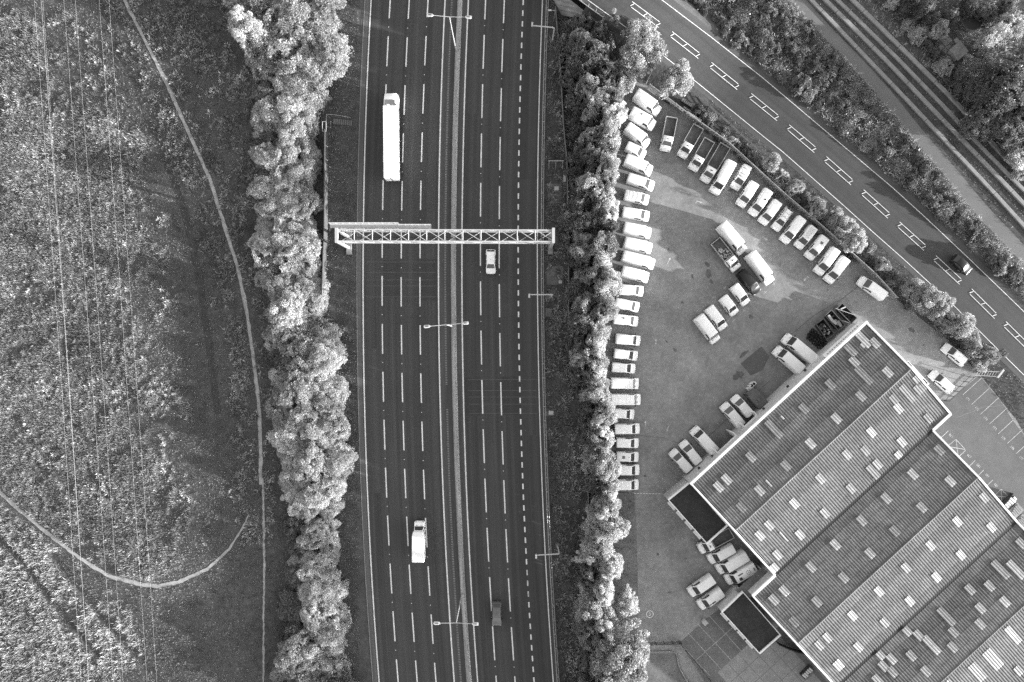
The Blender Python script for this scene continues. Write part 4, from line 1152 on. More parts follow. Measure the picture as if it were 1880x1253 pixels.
for x in (7.1, 3.9, -4.6, -5.9, -7.2):
    for sy in (-1, 1): link('wheel', wheel_mesh(.5, .32), lo, (x, sy * 1.06, .5))
MB().box((5.9, 0, 3.85), (.8, 1.9, .12)).build('wind_deflector', M['greysteel'], lo)

# box van on the motorway
bv = tag(empty('box_van', P(770, 994, 0)), 'white box van low on the western carriageway', 'van')
c = np.array(P(769.5, 993, 1.4)); bv.location = (c[0], c[1], 0.02); bv.rotation_euler = (0, 0, R(90))
L = 7.1; f = L / 2
st = [section(f, .74, .36, .58, .1), section(f - .06, .86, .3, .78, .12), section(f - .2, .96, .3, 1.08, .14), section(f - .42, .98, .3, 1.12, .14), section(f - .85, 1.0, .3, 1.3, .12, .93), section(f - 1.45, 1.0, .3, 2.15, .15, .86), section(f - 2.2, 1.0, .3, 2.2, .15, .86)]
MB().loft(st[::-1]).build('cab', M['van'], bv, smooth=True)
screens(bv, L, 1.0, 2.18, f - .85, f - 1.45, 1.3, .86, ((.02, -.65),))
bx_ = MB(); ch = .14
bs = lambda x, zt, zb, hw: [(x, yv, z) for yv, z in ((hw, zb), (hw, zt - ch), (hw - ch, zt), (-hw + ch, zt), (-hw, zt - ch), (-hw, zb))]
bx_.loft([bs(-f, 3.1, .75, 1.1), bs(-f + .06, 3.15, .75, 1.13), bs(f - 2.5, 3.15, .75, 1.13), bs(f - 2.3, 3.12, 2.2, 1.12), bs(f - 1.55, 2.75, 2.22, .98)]); bx_.build('box_body', M['van'], bv)
MB().box((-.5, 0, .6), (5.5, .9, .3)).build('chassis', M['trim'], bv)
add_common(bv, L, 1.02, (f - .95, -f + 1.4), .36, f - 1.1, mirror_z=1.5)
lights(bv, L, .98, 1.12, .9); bonnet_slots(bv, f - .7, 1.0, 1.28)

# ------------------------------------------------------------------ gantry, lamp posts, masts
GZ = 9.3
ga = tag(empty('sign_gantry', P(830, 440, 0)), 'white lattice truss sign gantry spanning the whole motorway', 'gantry')
g0 = np.array(P(830, 440, 0))
def gp(px, py, z): return np.array(P(px, py, z)) - g0
xa, xb = 617, 1016
yN, yS = 422.0, 443.0
for yv, z in ((yN, GZ), (yS, GZ), (yN, GZ - 1.9), (yS, GZ - 1.9)):
    a, b = gp(xa, yv, GZ), gp(xb, yv + 1, GZ); a[2] = b[2] = z
    MB().box(tuple((a + b) / 2), (np.linalg.norm(b - a) + .3, .21, .21), math.atan2(b[1] - a[1], b[0] - a[0])).build('chord', M['whitesteel'], ga)
xs = np.linspace(xa, xb, 13)
for i, x in enumerate(xs):
    a, b = gp(x, yN, GZ), gp(x, yS, GZ)
    MB().tube([a, b], .08, 6).build('cross_member', M['whitesteel'], ga)
    for yv in (yN, yS):
        q = gp(x, yv, GZ); MB().tube([q, q - np.array((0, 0, 1.9))], .06, 6).build('vertical', M['whitesteel'], ga)
    if i < 12:
        MB().tube([gp(x, yN, GZ), gp(xs[i + 1], yS, GZ)], .06, 6).build('diagonal', M['whitesteel'], ga)
        lo_ = np.array((0, 0, 1.9))
        MB().tube([gp(x, yS, GZ) - lo_, gp(xs[i + 1], yN, GZ) - lo_], .055, 6).build('diagonal', M['whitesteel'], ga)
        for yv in (yN, yS):
            MB().tube([gp(x, yv, GZ), gp(xs[i + 1], yv, GZ) - lo_], .05, 6).build('diagonal', M['whitesteel'], ga)
for yv in (434.5, 436.5):
    q = [gp(x, yv - .4 * (k % 2), GZ) - np.array((0, 0, .9)) for k, x in enumerate(np.linspace(618, 1014, 12))]
    MB().tube(q, .06, 5).build('cable_run', M['trim'], ga)
for x, bx, by in ((618, 641, 459), (1016, 1010, 459)):
    for yv in (yN, yS):
        a = gp(x, yv, GZ); b = a.copy(); b[2] = .5
        MB().box(tuple((a + b) / 2), (.42, .42, GZ - .5)).build('leg', M['whitesteel'], ga)
    a = gp(x, (yN + yS) / 2, GZ); MB().box((a[0], a[1], .35), (.9, 4.4, .7)).build('footing', M['concrete'], ga)
    MB().box((a[0], a[1], GZ - .0), (.5, 2.6, .5)).build('end_beam', M['whitesteel'], ga)
for (x0, x1, yv, z) in ((606, 733, 415, GZ - .4), (733, 792, 418, GZ - .4)):     # maintenance walkway with handrails
    a, b = gp(x0, yv, z), gp(x1, yv, z)
    MB().box(tuple((a + b) / 2), (abs(b[0] - a[0]), .8, .08)).build('walkway', M['whitesteel'], ga)
    for dy, dz in ((.38, 1.1), (.38, .55), (-.36, .12)):
        MB().tube([a + (0, dy, dz), b + (0, dy, dz)], .05, 6).build('handrail', M['whitesteel'], ga)
    for x in np.arange(x0, x1 + 1, 12.0):
        q = gp(x, yv, z); MB().tube([q + (0, .38, 0), q + (0, .38, 1.1)], .035, 5).build('rail_post', M['whitesteel'], ga)
        MB().tube([q + (0, -.3, 0), q + (0, -1.0, .1)], .04, 5).build('bracket', M['whitesteel'], ga)
MB().box(tuple(gp(700, 418.7, GZ - 1.2)), (16.5, .3, 1.7)).build('sign_back', M['whitesteel'], ga)

def lamp_post(base, label, ang, H=14.0, arm=3.05):
    o = tag(empty('street_lamp', P(*base, 0), ang), label, 'street lamp', 'twin arm lamps on the central barrier')
    MB().tube([(0, 0, 0), (0, 0, 1.5), (0, 0, H)], [.14, .13, .08], 8).build('pole', M['steel'], o)
    MB().tube([(-arm, 0, H + .25), (0, 0, H), (arm, 0, H + .25)], .055, 6).build('arm', M['steel'], o)
    for sx in (-1, 1):
        hd = MB(); x = sx * (arm + .2)
        hd.loft([[(x + sx * dx, y_ * wd, H + .25 + z_) for y_, z_ in ((.5, -.06), (.5, .04), (.25, .1), (-.25, .1), (-.5, .04), (-.5, -.06))] for dx, wd in ((-.55, .2), (-.3, .5), (.35, .56), (.55, .4))])
        l_ = hd.build('lamp_head', M['whitesteel'], o)
        MB().box((x, 0, H + .36), (.5, .2, .03)).build('head_cover', M['greysteel'], l_)
    return o
lamp_post((838, 98), 'twin arm street lamp on the central barrier above the lorry', R(-3))
lamp_post((833, 600), 'twin arm street lamp on the central barrier between gantry and box van', R(5))
lamp_post((849, 1086), 'twin arm street lamp on the central barrier beside the grey car', R(-1))
def mast(base, label, ang, H=5.6, arm=4.2, tipdir=1):
    o = tag(empty('cantilever_mast', P(*base, 0), ang), label, 'mast', 'cantilever masts on the eastern verge')
    pts = [(0, 0, 0), (0, 0, H - .5), (-.12, 0, H - .15), (-.45, 0, H), (-arm, 0, H + .05)]
    MB().tube(pts, [.15, .13, .12, .12, .10], 8).build('pole', M['whitesteel'], o)
    MB().box((-arm, .22 * tipdir, H + .02), (.3, .75, .3)).build('camera_head', M['whitesteel'], o)
    MB().box((0, 0, .15), (.7, .7, .3)).build('base_block', M['concrete'], o)
    MB().box((.0, .45, .8), (.45, .3, .9)).build('control_box', M['greysteel'], o)
mast((1014.5, 76), 'white cantilever mast on the verge near the top of the motorway', R(-5), 5.4, 4.1, 1)
mast((1011.5, 545), 'white cantilever mast on the verge below the gantry', R(0), 5.4, 4.3, -1)
mast((1023.5, 1001), 'white cantilever mast on the verge near the bottom of the motorway', R(3), 5.2, 4.3, -1)
sm = tag(empty('small_lamp', P(1016.5, 40, 0)), 'short single lamp on the verge beside the bridge abutment', 'street lamp')
MB().tube([(0, 0, 0), (0, 0, 4.2)], .05, 6).build('pole', M['steel'], sm)
MB().tube([(0, 0, 4.2), (-.8, 0, 4.3)], .04, 6).build('arm', M['steel'], sm)
MB().box((-1.0, 0, 4.3), (.6, .3, .12), 0, 0, .8).build('lamp_head', M['whitesteel'], sm)

# ------------------------------------------------------------------ fences, verge equipment
def fence(name, label, pts, h, panel_px, mat, post_mat, style='board', cat='fence', post_h=.15):
    q = np.array(pts, float)
    d = np.r_[0, np.cumsum(np.linalg.norm(np.diff(q, axis=0), axis=1))]
    n = max(1, int(round(d[-1] / panel_px)))
    t = np.linspace(0, d[-1], n + 1)
    W_ = [np.array(P(np.interp(v, d, q[:, 0]), np.interp(v, d, q[:, 1]), 0)) for v in t]
    o = tag(empty(name, tuple(W_[0])), label, cat)
    pm_ = MB().box((0, 0, (h + post_h) / 2), (.12, .12, h + post_h)).mesh('post', post_mat)
    for p in W_: link('post', pm_, o, tuple(p - W_[0]))
    for i in range(n):
        a, b = W_[i] - W_[0], W_[i + 1] - W_[0]; L_ = np.linalg.norm(b - a); ang = math.atan2(b[1] - a[1], b[0] - a[0]); c = (a + b) / 2
        mb = MB()
        if style == 'board':
            mb.box((0, 0, h / 2 + .05), (L_ - .14, .06, h - .1)); mb.box((0, 0, h + .02), (L_ - .14, .14, .06))
        elif style == 'pale':
            m_ = max(4, int(L_ / .16))
            for k in range(m_): mb.box((-L_ / 2 + (k + .5) * L_ / m_, 0, h / 2 + .05), (.09, .03, h - .1), 0, 0, 1.0, False)
            for z in (.4, h - .3): mb.box((0, .05, z), (L_ - .1, .05, .06))
            mb.box((0, 0, h - .01), (L_ - .1, .10, .05))
        elif style == 'rail':
            for z in (h * .35, h * .68, h): mb.box((0, 0, z), (L_, .06, .09))
        mb.build('fence_panel', mat, o, loc=(c[0], c[1], 0)).rotation_euler = (0, 0, ang)
    return o
fence('palisade_fence', 'pale palisade fence between the yard and the roadside shrubs', [(1189, 163), (1273, 226), (1331, 267), (1420, 349), (1508, 425), (1600, 508), (1636, 548)], 2.2, 29, M['steel'], M['steel'], 'pale')
nf = fence('noise_fence', 'tall grey panel fence beside the left verge at the gantry', [(603, 246), (602.5, 320), (602, 420), (599.5, 480), (598, 543)], 2.5, 23.5, M['fencegrey'], M['fencegrey'], 'board')
nfb = np.array(nf.location)
for py in np.arange(275, 540, 24.5):
    q = np.array(P(604, py, 0)) - nfb
    MB().tube([(q[0] - .2, q[1] + .25, 2.3), (q[0] + .45, q[1] - .2, 2.45)], .05, 5).build('bracket', M['whitesteel'], nf)
for py in (240, 534):
    q = np.array(P(601, py, 0)) - nfb
    fm = MB()
    for dx in (-.25, .45):
        fm.tube([(q[0] + dx, q[1] + .9, 2.4), (q[0] + dx, q[1] - .9, 2.4)], .04, 5)
    for dy in (.9, -.9): fm.tube([(q[0] - .25, q[1] + dy, 2.4), (q[0] + .45, q[1] + dy, 2.4)], .04, 5)
    fm.build('access_frame', M['whitesteel'], nf)
st_ = tag(empty('embankment_steps', P(604, 222, 0)), 'short flight of verge steps with thin handrail above the noise fence', 'steps')
s0_ = np.array(P(604, 222, 0))
for k in range(10):
    q = np.array(P(614 + k * 3.4, 224 + k * .3, 0)) - s0_
    MB().box((q[0], q[1], .25 - k * .022), (.24, 1.0, .08)).build('tread', M['timber'], st_)
for py in (216, ):
    MB().tube([np.array(P(602, 214, 0)) - s0_ + (0, 0, 1.0), np.array(P(616, 214, 0)) - s0_ + (0, 0, 1.0), np.array(P(645, 219, 0)) - s0_ + (0, 0, .9)], .04, 5).build('handrail', M['steel'], st_)
MB().tube([np.array(P(602, 214, 0)) - s0_ + (0, 0, 1.0), np.array(P(601, 235, 0)) - s0_ + (0, 0, 1.0), np.array(P(610, 238, 0)) - s0_ + (0, 0, 1.0), np.array(P(610, 226, 0)) - s0_ + (0, 0, 1.0)], .04, 5).build('handrail', M['steel'], st_)
for px, py in ((602, 214), (616, 214), (630, 216.4), (645, 219), (601, 235), (610, 238), (610, 226)):
    q = np.array(P(px, py, 0)) - s0_; MB().tube([(q[0], q[1], 0), (q[0], q[1], 1.0)], .03, 5).build('rail_post', M['steel'], st_)
fence('boundary_fence', 'weathered board fence along the eastern verge of the motorway', [(1019, 20), (1024, 80), (1028, 130), (1034, 240), (1040, 300), (1042, 400), (1043, 500), (1043, 590)], 1.5, 24, M['timber'], M['timber'])
fence('boundary_fence', 'weathered board fence behind the shrubs below the lower van column', [(1075, 640), (1077, 760), (1078, 850), (1079, 940), (1084, 1010), (1088, 1100), (1089, 1180), (1090, 1290)], 1.5, 24, M['timber'], M['timber'])
fence('post_rail_fence', 'low rail fence along the roadside shrub strip', [(1262, 165), (1330, 222), (1395, 283)], .8, 26, M['timber'], M['timber'], 'rail')
for i, (px, py, wx, wy, lb) in enumerate(((1018, 358, 2.6, 4.2, 'square concrete equipment pad on the verge above the gantry'), (1019, 506, 3.2, 3.6, 'square concrete equipment pad on the verge below the gantry'), (1007, 574, 1.2, 1.6, 'small concrete pad below the middle cantilever mast'), (1010, 757, 2.1, 1.4, 'concrete platform jutting from the guard rail'), (1026, 446, 1.6, 2.4, 'dark framed chamber pad next to the gantry leg'))):
    c = P(px, py, 0); pd = tag(empty('equipment_pad', c), lb, 'pad')
    MB().box((0, 0, .06), (wx, wy, .12)).build('slab', M['concrete_dark'], pd)
    MB().box((wx * .18, wy * .2, .15), (.8, .8, .08)).build('chamber_lid', M['darksteel'] if i in (1, 4) else M['greysteel'], pd)
for px, py, s_, lb in ((1021, 349, (.7, .6, 1.2), 'pale roadside cabinet on the pad above the gantry'), (1028, 519, (.5, .5, .9), 'small pale cabinet on the pad below the gantry'), (1011, 757, (.8, .6, 1.1), 'pale cabinet on the platform by the guard rail'), (1036, 330, (.4, 1.2, .8), 'narrow dark cabinet against the board fence')):
    c = P(px, py, 0); cb_ = tag(empty('roadside_cabinet', (c[0], c[1], .12)), lb, 'cabinet')
    MB().box((0, 0, s_[2] / 2), s_).build('case', M['whitesteel'] if px != 1036 else M['darksteel'], cb_)
    MB().box((0, 0, s_[2] + .03), (s_[0] + .1, s_[1] + .1, .06)).build('lid', M['steel'], cb_)
c = P(1020, 303, 0); sf = tag(empty('sign_stand', c), 'low roadside frame with three pale legs above the gantry', 'sign frame')
MB().box((0, .3, 1.6), (2.9, .12, .35)).build('board', M['steel'], sf)
for dx in (-1.3, 0, 1.3):
    MB().tube([(dx, .3, 1.5), (dx, .3, 0)], .06, 5).build('leg', M['steel'], sf)
    MB().tube([(dx, .3, 1.4), (dx, -.9, 0)], .05, 5).build('brace', M['steel'], sf)

# items stacked between fence and road
ZF = lambda a, b: (1210 + a / 9.64, 150 + b / 9.64)
def stack(name, label, cat, p, q, wd, h, mat, slats):
    a, b = np.array(P(*ZF(*p), h)), np.array(P(*ZF(*q), h)); c = (a + b) / 2; L_ = np.linalg.norm(b - a); ang = math.atan2(b[1] - a[1], b[0] - a[0])
    o = tag(empty(name, (c[0], c[1], 0), ang), label, cat)
    MB().box((0, 0, h / 2), (L_ * .98, wd * .9, h)).build('frame', M['darksteel'], o)
    for k in range(slats):
        x = -L_ / 2 + (k + .5) * L_ / slats
        MB().box((x, 0, h + .04), (L_ / slats * .8, wd, .09)).build('plank', mat, o)
    return o
stack('plank_stack', 'short stack of pale planks under the roundest roadside tree', 'planks', (405, 320), (610, 450), .55, .7, M['concrete'], 7)
stack('ladder_rack', 'white ladder rack lying against the yard fence', 'rack', (490, 545), (745, 710), .55, .9, M['whitesteel'], 9)
stack('frame_stack', 'slatted grey frame lying in the roadside strip near the tippers', 'frame', (860, 750), (1110, 965), .55, .5, M['concrete'], 8)
stack('frame_stack', 'pale narrow frame behind the white ladder rack', 'frame', (430, 450), (640, 590), .3, .6, M['concrete'], 8)
stack('panel_stack', 'row of pale panels leaning on the fence beside the first van', 'panels', (60, 260), (330, 440), .5, 1.0, M['concrete'], 8)
stack('panel_stack', 'single pale panel at the end of the fence panel row', 'panels', (340, 450), (430, 520), .5, 1.0, M['whitesteel'], 3)

def pole_lamp(base, ang, label, H=5.0, reach=1.4):
    o = tag(empty('yard_light', P(*base, 0), ang), label, 'light mast')
    MB().tube([(0, 0, 0), (0, 0, H)], [.11, .07], 7).build('pole', M['steel'], o)
    MB().tube([(-.7, 0, H), (.7, 0, H)], .05, 6).build('cross_arm', M['steel'], o)
    for sx in (-.7, 0, .7): MB().box((sx, .2, H + .05), (.4, .4, .22)).build('floodlight', M['whitesteel'], o)
pole_lamp((1186, 153), R(40), 'floodlight mast under the trees at the top corner of the yard', 5.5)
pole_lamp((1416, 334), R(-40), 'floodlight mast among the shrubs behind the fence row', 6.0)

# ------------------------------------------------------------------ yard objects: skips, container, tanks, gates
ZS = lambda a, b: (1340 + a / 5.22, 540 + b / 5.22)
def skip(label, corners, fill, seed, h=1.35):
    q = [np.array(P(*ZS(*c), h)) for c in corners]
    c0 = sum(q) / 4; c0[2] = 0
    ax = (q[2] + q[3] - q[0] - q[1]) / 2; L_ = np.linalg.norm(ax[:2]); wd = np.linalg.norm(((q[1] + q[2] - q[0] - q[3]) / 2)[:2])
    o = tag(empty('skip', tuple(c0), math.atan2(ax[1], ax[0])), label, 'skip', 'skips at the warehouse end')
    t = .07
    bl, bw = L_ * .72, wd * .9
    out_b = [(-bl / 2, -bw / 2), (bl / 2, -bw / 2), (bl / 2, bw / 2), (-bl / 2, bw / 2)]
    out_t = [(-L_ / 2, -wd / 2), (L_ / 2, -wd / 2), (L_ / 2, wd / 2), (-L_ / 2, wd / 2)]
    k = 1 - 2 * t / wd
    mb = MB(); V = [(x, y_, .05) for x, y_ in out_b] + [(x, y_, h) for x, y_ in out_t] + [(x * (1 - 2 * t / L_), y_ * k, h) for x, y_ in out_t] + [(x * .98, y_ * .96, .15) for x, y_ in out_b]
    F = []
    for i in range(4):
        j = (i + 1) % 4
        F += [(i, j, 4 + j, 4 + i), (4 + i, 4 + j, 8 + j, 8 + i), (8 + i, 8 + j, 12 + j, 12 + i)]
    F += [(12, 13, 14, 15), (3, 2, 1, 0)]
    mb.add(V, F); mb.build('shell', M['darksteel'], o)
    for sy in (-1, 1): MB().box((0, sy * wd / 2, h + .02), (L_, .1, .07)).build('rim', M['greysteel'], o)
    for sx in (-1, 1): MB().box((sx * L_ / 2, 0, h + .02), (.1, wd - .12, .07)).build('rim', M['greysteel'], o)
    rg = random.Random(seed)
    if fill == 'bits':
        mb = MB()
        for _ in range(60): mb.box((rg.uniform(-.32, .32) * L_, rg.uniform(-.32, .32) * wd, rg.uniform(.75, 1.1)), (rg.uniform(.12, .45), rg.uniform(.1, .4), rg.uniform(.08, .3)), rg.uniform(0, 3), rg.choice((0, 0, 1, 2)))
        stuff(mb.build('rubbish', [M['darksteel'], M['card'], M['greysteel']], o))
    elif fill == 'boards':
        for k_ in range(5):
            MB().box((rg.uniform(-.25, .3) * L_, rg.uniform(-.2, .2) * wd, .9 + k_ * .07), (rg.uniform(.9, 1.6), rg.uniform(.35, .8), .06), rg.uniform(-.4, .4)).build('scrap_board', M['wood'] if k_ % 2 else M['card'], o)
        mb = MB()
        for _ in range(30): mb.box((rg.uniform(-.35, .35) * L_, rg.uniform(-.35, .35) * wd, rg.uniform(.5, .85)), (rg.uniform(.15, .5), rg.uniform(.1, .4), .2), rg.uniform(0, 3))
        stuff(mb.build('rubbish', M['greysteel'], o))
    else:
        mb = MB()
        for _ in range(50): mb.box((rg.uniform(-.36, .36) * L_, rg.uniform(-.36, .36) * wd, rg.uniform(.3, .7)), (rg.uniform(.15, .5), rg.uniform(.1, .4), .25), rg.uniform(0, 3))
        stuff(mb.build('rubbish', M['darksteel'], o))
        MB().box((-.1 * L_, 0, h + .05), (L_ * 1.0, .10, .08), R(26)).build('bar', M['whitesteel'], o)
        MB().box((-.3 * L_, .15 * wd, h + .02), (1.0, .25, .06), R(70)).build('scrap_board', M['card'], o)
    return o
skip('dark skip with a white bar across it at the end by the warehouse corner', [(1020, 140), (1080, 90), (1220, 235), (1165, 280)], 'bar', 1)
skip('dark skip filled with pale boards, middle of the three', [(910, 205), (975, 155), (1105, 300), (1040, 350)], 'boards', 2)
skip('dark skip filled with small pale rubbish next to the tyre heap', [(825, 285), (900, 240), (1000, 380), (930, 440)], 'bits', 3)
tb = MB(); N1, N2 = 18, 8
tv = [((.26 + .10 * math.cos(2 * math.pi * j / N2)) * math.cos(2 * math.pi * i / N1), (.26 + .10 * math.cos(2 * math.pi * j / N2)) * math.sin(2 * math.pi * i / N1), .11 + .11 * math.sin(2 * math.pi * j / N2)) for i in range(N1) for j in range(N2)]
tf = [(i * N2 + j, ((i + 1) % N1) * N2 + j, ((i + 1) % N1) * N2 + (j + 1) % N2, i * N2 + (j + 1) % N2) for i in range(N1) for j in range(N2)]
tyre_me = tb.add(tv, tf).mesh('tyre', M['tyre'], True)
rg = random.Random(11)
for i in range(6):
    for j in range(4):
        a, b = 745 + i * 27 + j * 14, 415 + i * 24 - j * 22
        for lev in range(rg.choice((1, 2, 2, 3))):
            p = P(*ZS(a + rg.uniform(-5, 5), b + rg.uniform(-5, 5)), 0)
            tag(link('tyre', tyre_me, None, (p[0], p[1], .014 + .225 * lev), rg.uniform(0, 3)), 'used black tyre in the heap between the long van and the skips', 'tyre', 'tyres heaped by the skips')
# grey container cabin
q = [np.array(P(1200 + a / 5.22, 700 + b / 5.22, 2.3)) for a, b in ((895, 130), (985, 72), (1097, 200), (1015, 268))]
c0 = sum(q) / 4; ax = (q[2] + q[3] - q[0] - q[1]) / 2; L_ = np.linalg.norm(ax[:2]); wd = np.linalg.norm(((q[1] + q[2] - q[0] - q[3]) / 2)[:2])
ct = tag(empty('storage_container', (c0[0], c0[1], 0), math.atan2(ax[1], ax[0])), 'plain grey storage container beside the small van at the warehouse', 'container')
MB().box((0, 0, 1.15), (L_, wd, 2.2)).build('shell', M['greysteel'], ct)
for sx in (-1, 1):
    for sy in (-1, 1): MB().box((sx * (L_ / 2 - .05), sy * (wd / 2 - .05), 1.18), (.14, .14, 2.36)).build('corner_post', M['darksteel'], ct)
for k in range(9): MB().box((-L_ / 2 + .2 + k * (L_ - .4) / 8, 0, 2.27), (.06, wd * .92, .03)).build('roof_rib', M['greysteel'], ct)
MB().tube([(.2, 0, 2.25), (.2, 0, 2.5)], .28, 12).build('roof_vent', M['greysteel'], ct)
for i, (a, b, s_) in enumerate(((182, 912, .55), (205, 887, .75), (222, 868, .75), (238, 857, .6))):
    c = P(*ZS(a, b), 1.0); tk = tag(empty('liquid_tank', (c[0], c[1], .015), R(40)), ['smallest white tank nearest the small van by the container', 'white tank second from the small van by the container', 'white tank third from the small van by the container', 'white tank farthest from the small van by the container'][i], 'tank', 'white tanks by the container')
    MB().box((0, 0, .5), (s_, s_, 1.0), 0, 0, .94).build('bottle', M['plastic_white'], tk)
    MB().tube([(0, 0, .99), (0, 0, 1.06)], .12, 10).build('cap', M['trim'], tk)
    for sx in (-1, 1): MB().box((sx * s_ * .5, 0, .5), (.04, s_ * 1.04, 1.02)).build('cage_side', M['steel'], tk)
c = P(1223, 1145, 0)
gate = tag(empty('slatted_gate', P(1216, 1178, 0), R(2)), 'dark sliding gate with slats at the lower yard entrance', 'gate')
for k in range(5): MB().box((-3.0 + k * 1.6, 0, .7), (.1, .1, 1.4)).build('post', M['darksteel'], gate)
for z in (.3, .7, 1.1, 1.38): MB().box((.2, 0, z), (6.5, .06, .12)).build('rail', M['darksteel'], gate)
for dx in (-1.9, 1.2, 2.6): MB().box((dx, -.06, .9), (.6, .03, .35)).build('notice', M['trimwhite'], gate)
gate2 = tag(empty('mesh_gate', P(1757, 713, 0), R(44)), 'dark mesh gate beside the people carrier at the car park', 'gate')
for k in range(6): MB().box((-3.4 + k * 1.3, 0, .8), (.09, .09, 1.6)).build('post', M['darksteel'], gate2)
for z in (.2, 1.55): MB().box((0, 0, z), (7.0, .05, .09)).build('rail', M['darksteel'], gate2)
fr2 = tag(empty('slatted_barrier', P(1808, 686, 0), R(-3)), 'pale slatted frame standing at the grass edge beside the car park gate', 'frame')
for k in range(9): MB().box((-2.1 + k * .5, 0, .9), (.07, .9, .07), R(-30)).build('slat', M['steel'], fr2)
for dy in (-.45, .45): MB().box((dy * .5, dy, .95), (4.9, .08, .1)).build('rail', M['steel'], fr2)
MB().box((2.3, .1, .8), (.35, 1.9, .5), R(-35)).build('end_board', M['whitesteel'], fr2)
for dx in (-2.0, 2.0): MB().box((dx, 0, .45), (.1, .1, .9)).build('leg', M['steel'], fr2)
bxp = P(1294.5, 1143.5, .8); bxo = tag(empty('utility_box', (bxp[0], bxp[1], .013), R(42)), 'pale utility box at the edge of the marked parking court', 'box')
MB().box((0, 0, .45), (.8, .8, .9)).build('case', M['card'], bxo); MB().box((0, 0, .93), (.9, .9, .06)).build('lid', M['whitesteel'], bxo)
fence('chain_fence', 'dark post fence along the lower side of the parking court', [(1246, 1178), (1275, 1212), (1305, 1250), (1330, 1282)], 1.2, 24, M['darksteel'], M['darksteel'], 'rail')
fence('timber_fence', 'thin fence between annex corner and warehouse gable', [(1425, 1178), (1452, 1190), (1475, 1195)], 1.6, 20, M['darksteel'], M['darksteel'], 'board')
# clutter by the car park hedge and behind the lower annex
for i, (px, py, a_, sx, sy, h, mt, lb) in enumerate(((1857, 922, 44, 3.0, 1.4, 1.0, 'darksteel', 'dark trailer with pale load beside the warehouse edge'), (1867, 938, 44, 2.3, 2.0, .7, 'concrete', 'square pale concrete slab stack beside the warehouse'), (1877, 957, 40, 2.0, 1.8, .6, 'concrete', 'low pale concrete slab stack at the picture edge'), (1483, 1236, 45, 2.6, 1.2, .8, 'darksteel', 'dark trolley against the warehouse gable near the apron'))):
    p = P(px, py, h); o = tag(empty('clutter_stack', (p[0], p[1], .02), R(a_)), lb, 'stack')
    MB().box((0, 0, h * .4), (sx, sy, h * .8)).build('base', M[mt], o)
    rg = random.Random(30 + i)
    for k in range(5): MB().box((-.35 * sx + k * sx * .17, rg.uniform(-.1, .1), h * .8 + .08), (sx * .13, sy * rg.uniform(.5, .9), .14), rg.uniform(-.1, .1)).build('bar', M['alu'] if mt == 'darksteel' else M[mt], o)

# ------------------------------------------------------------------ garden objects at the top right corner
p = P(1785.5, 36, .8); tp_ = tag(empty('trampoline', (p[0], p[1], 0)), 'round dark trampoline with pale ring in the overgrown garden', 'trampoline')
n = 32; rr = 2.1
mb = MB(); mb.add([(rr * .96 * math.cos(2 * math.pi * k / n), rr * .96 * math.sin(2 * math.pi * k / n), .8) for k in range(n)], [tuple(range(n))]); mb.build('mat', M['trim'], tp_)
MB().tube([(rr * math.cos(2 * math.pi * k / n), rr * math.sin(2 * math.pi * k / n), .84) for k in range(n + 1)], .05, 6).build('ring', M['concrete_dark'], tp_)
for k in range(6):
    t = 2 * math.pi * k / 6; MB().tube([(rr * math.cos(t), rr * math.sin(t), 0), (rr * math.cos(t), rr * math.sin(t), .82)], .03, 5).build('leg', M['steel'], tp_)
p = P(1761, 93, 2.2); sd = tag(empty('garden_shed', (p[0], p[1], 0), R(42)), 'small square grey shed roof between the bushes', 'shed')
MB().box((0, 0, 1.05), (2.4, 2.2, 2.1)).build('wall', M['timber'], sd)
MB().add([(-1.35, -1.3, 2.1), (1.35, -1.3, 2.1), (1.35, 1.3, 2.35), (-1.35, 1.3, 2.35), (-1.35, -1.3, 2.0), (1.35, -1.3, 2.0), (1.35, 1.3, 2.1), (-1.35, 1.3, 2.1)], [(0, 1, 2, 3), (4, 5, 1, 0), (5, 6, 2, 1), (6, 7, 3, 2), (7, 4, 0, 3)]).build('roof', M['concrete_dark'], sd)
pv = tag(empty('paving_patch', P(1742, 80, 0), R(42)), 'broken pale paving slabs beside the garden shed', 'paving')
rg = random.Random(3)
for i in range(4):
    for j in range(4):
        if rg.random() < .25: continue
        MB().box((-1.5 + i * .95 + rg.uniform(-.08, .08), -1.5 + j * .95, .05), (.85, .85, .1), rg.uniform(-.1, .1)).build('paving_slab', M['concrete'], pv)

# ------------------------------------------------------------------ overhead wires
WZ = 24.0
WX = [(63, 149, 0.009), (75.5, 163, 0.014), (117, 208, 0.009), (138, 226, 0.009), (182, 270, 0.009), (200, 288, 0.009), (78.5, 162.4, 0.008)]
nm = ['outermost overhead cable on the meadow side', 'brightest overhead cable crossing the meadow', 'third overhead cable across the meadow counting inward', 'fourth overhead cable across the meadow counting inward', 'fifth overhead cable across the meadow counting inward', 'overhead cable nearest the footpath at the top', 'faint overhead cable almost touching the brightest one']
for i, (xt, xb_, r_) in enumerate(WX):
    pts = []
    for t in np.linspace(-.35, 1.35, 24):
        sag = 1.6 * (1 - ((t - .5) / .85) ** 2)
        pts.append(P(xt + (xb_ - xt) * t + 2.4 * math.sin(math.pi * t) * .6, 1253 * t, WZ - sag * .3))
    b0 = np.array(pts[12]); mb = MB(); mb.tube([np.array(p) - b0 for p in pts], r_, 6)
    tag(mb.build('overhead_cable', M['wire'], loc=tuple(b0)), nm[i], 'cable', 'overhead cables')

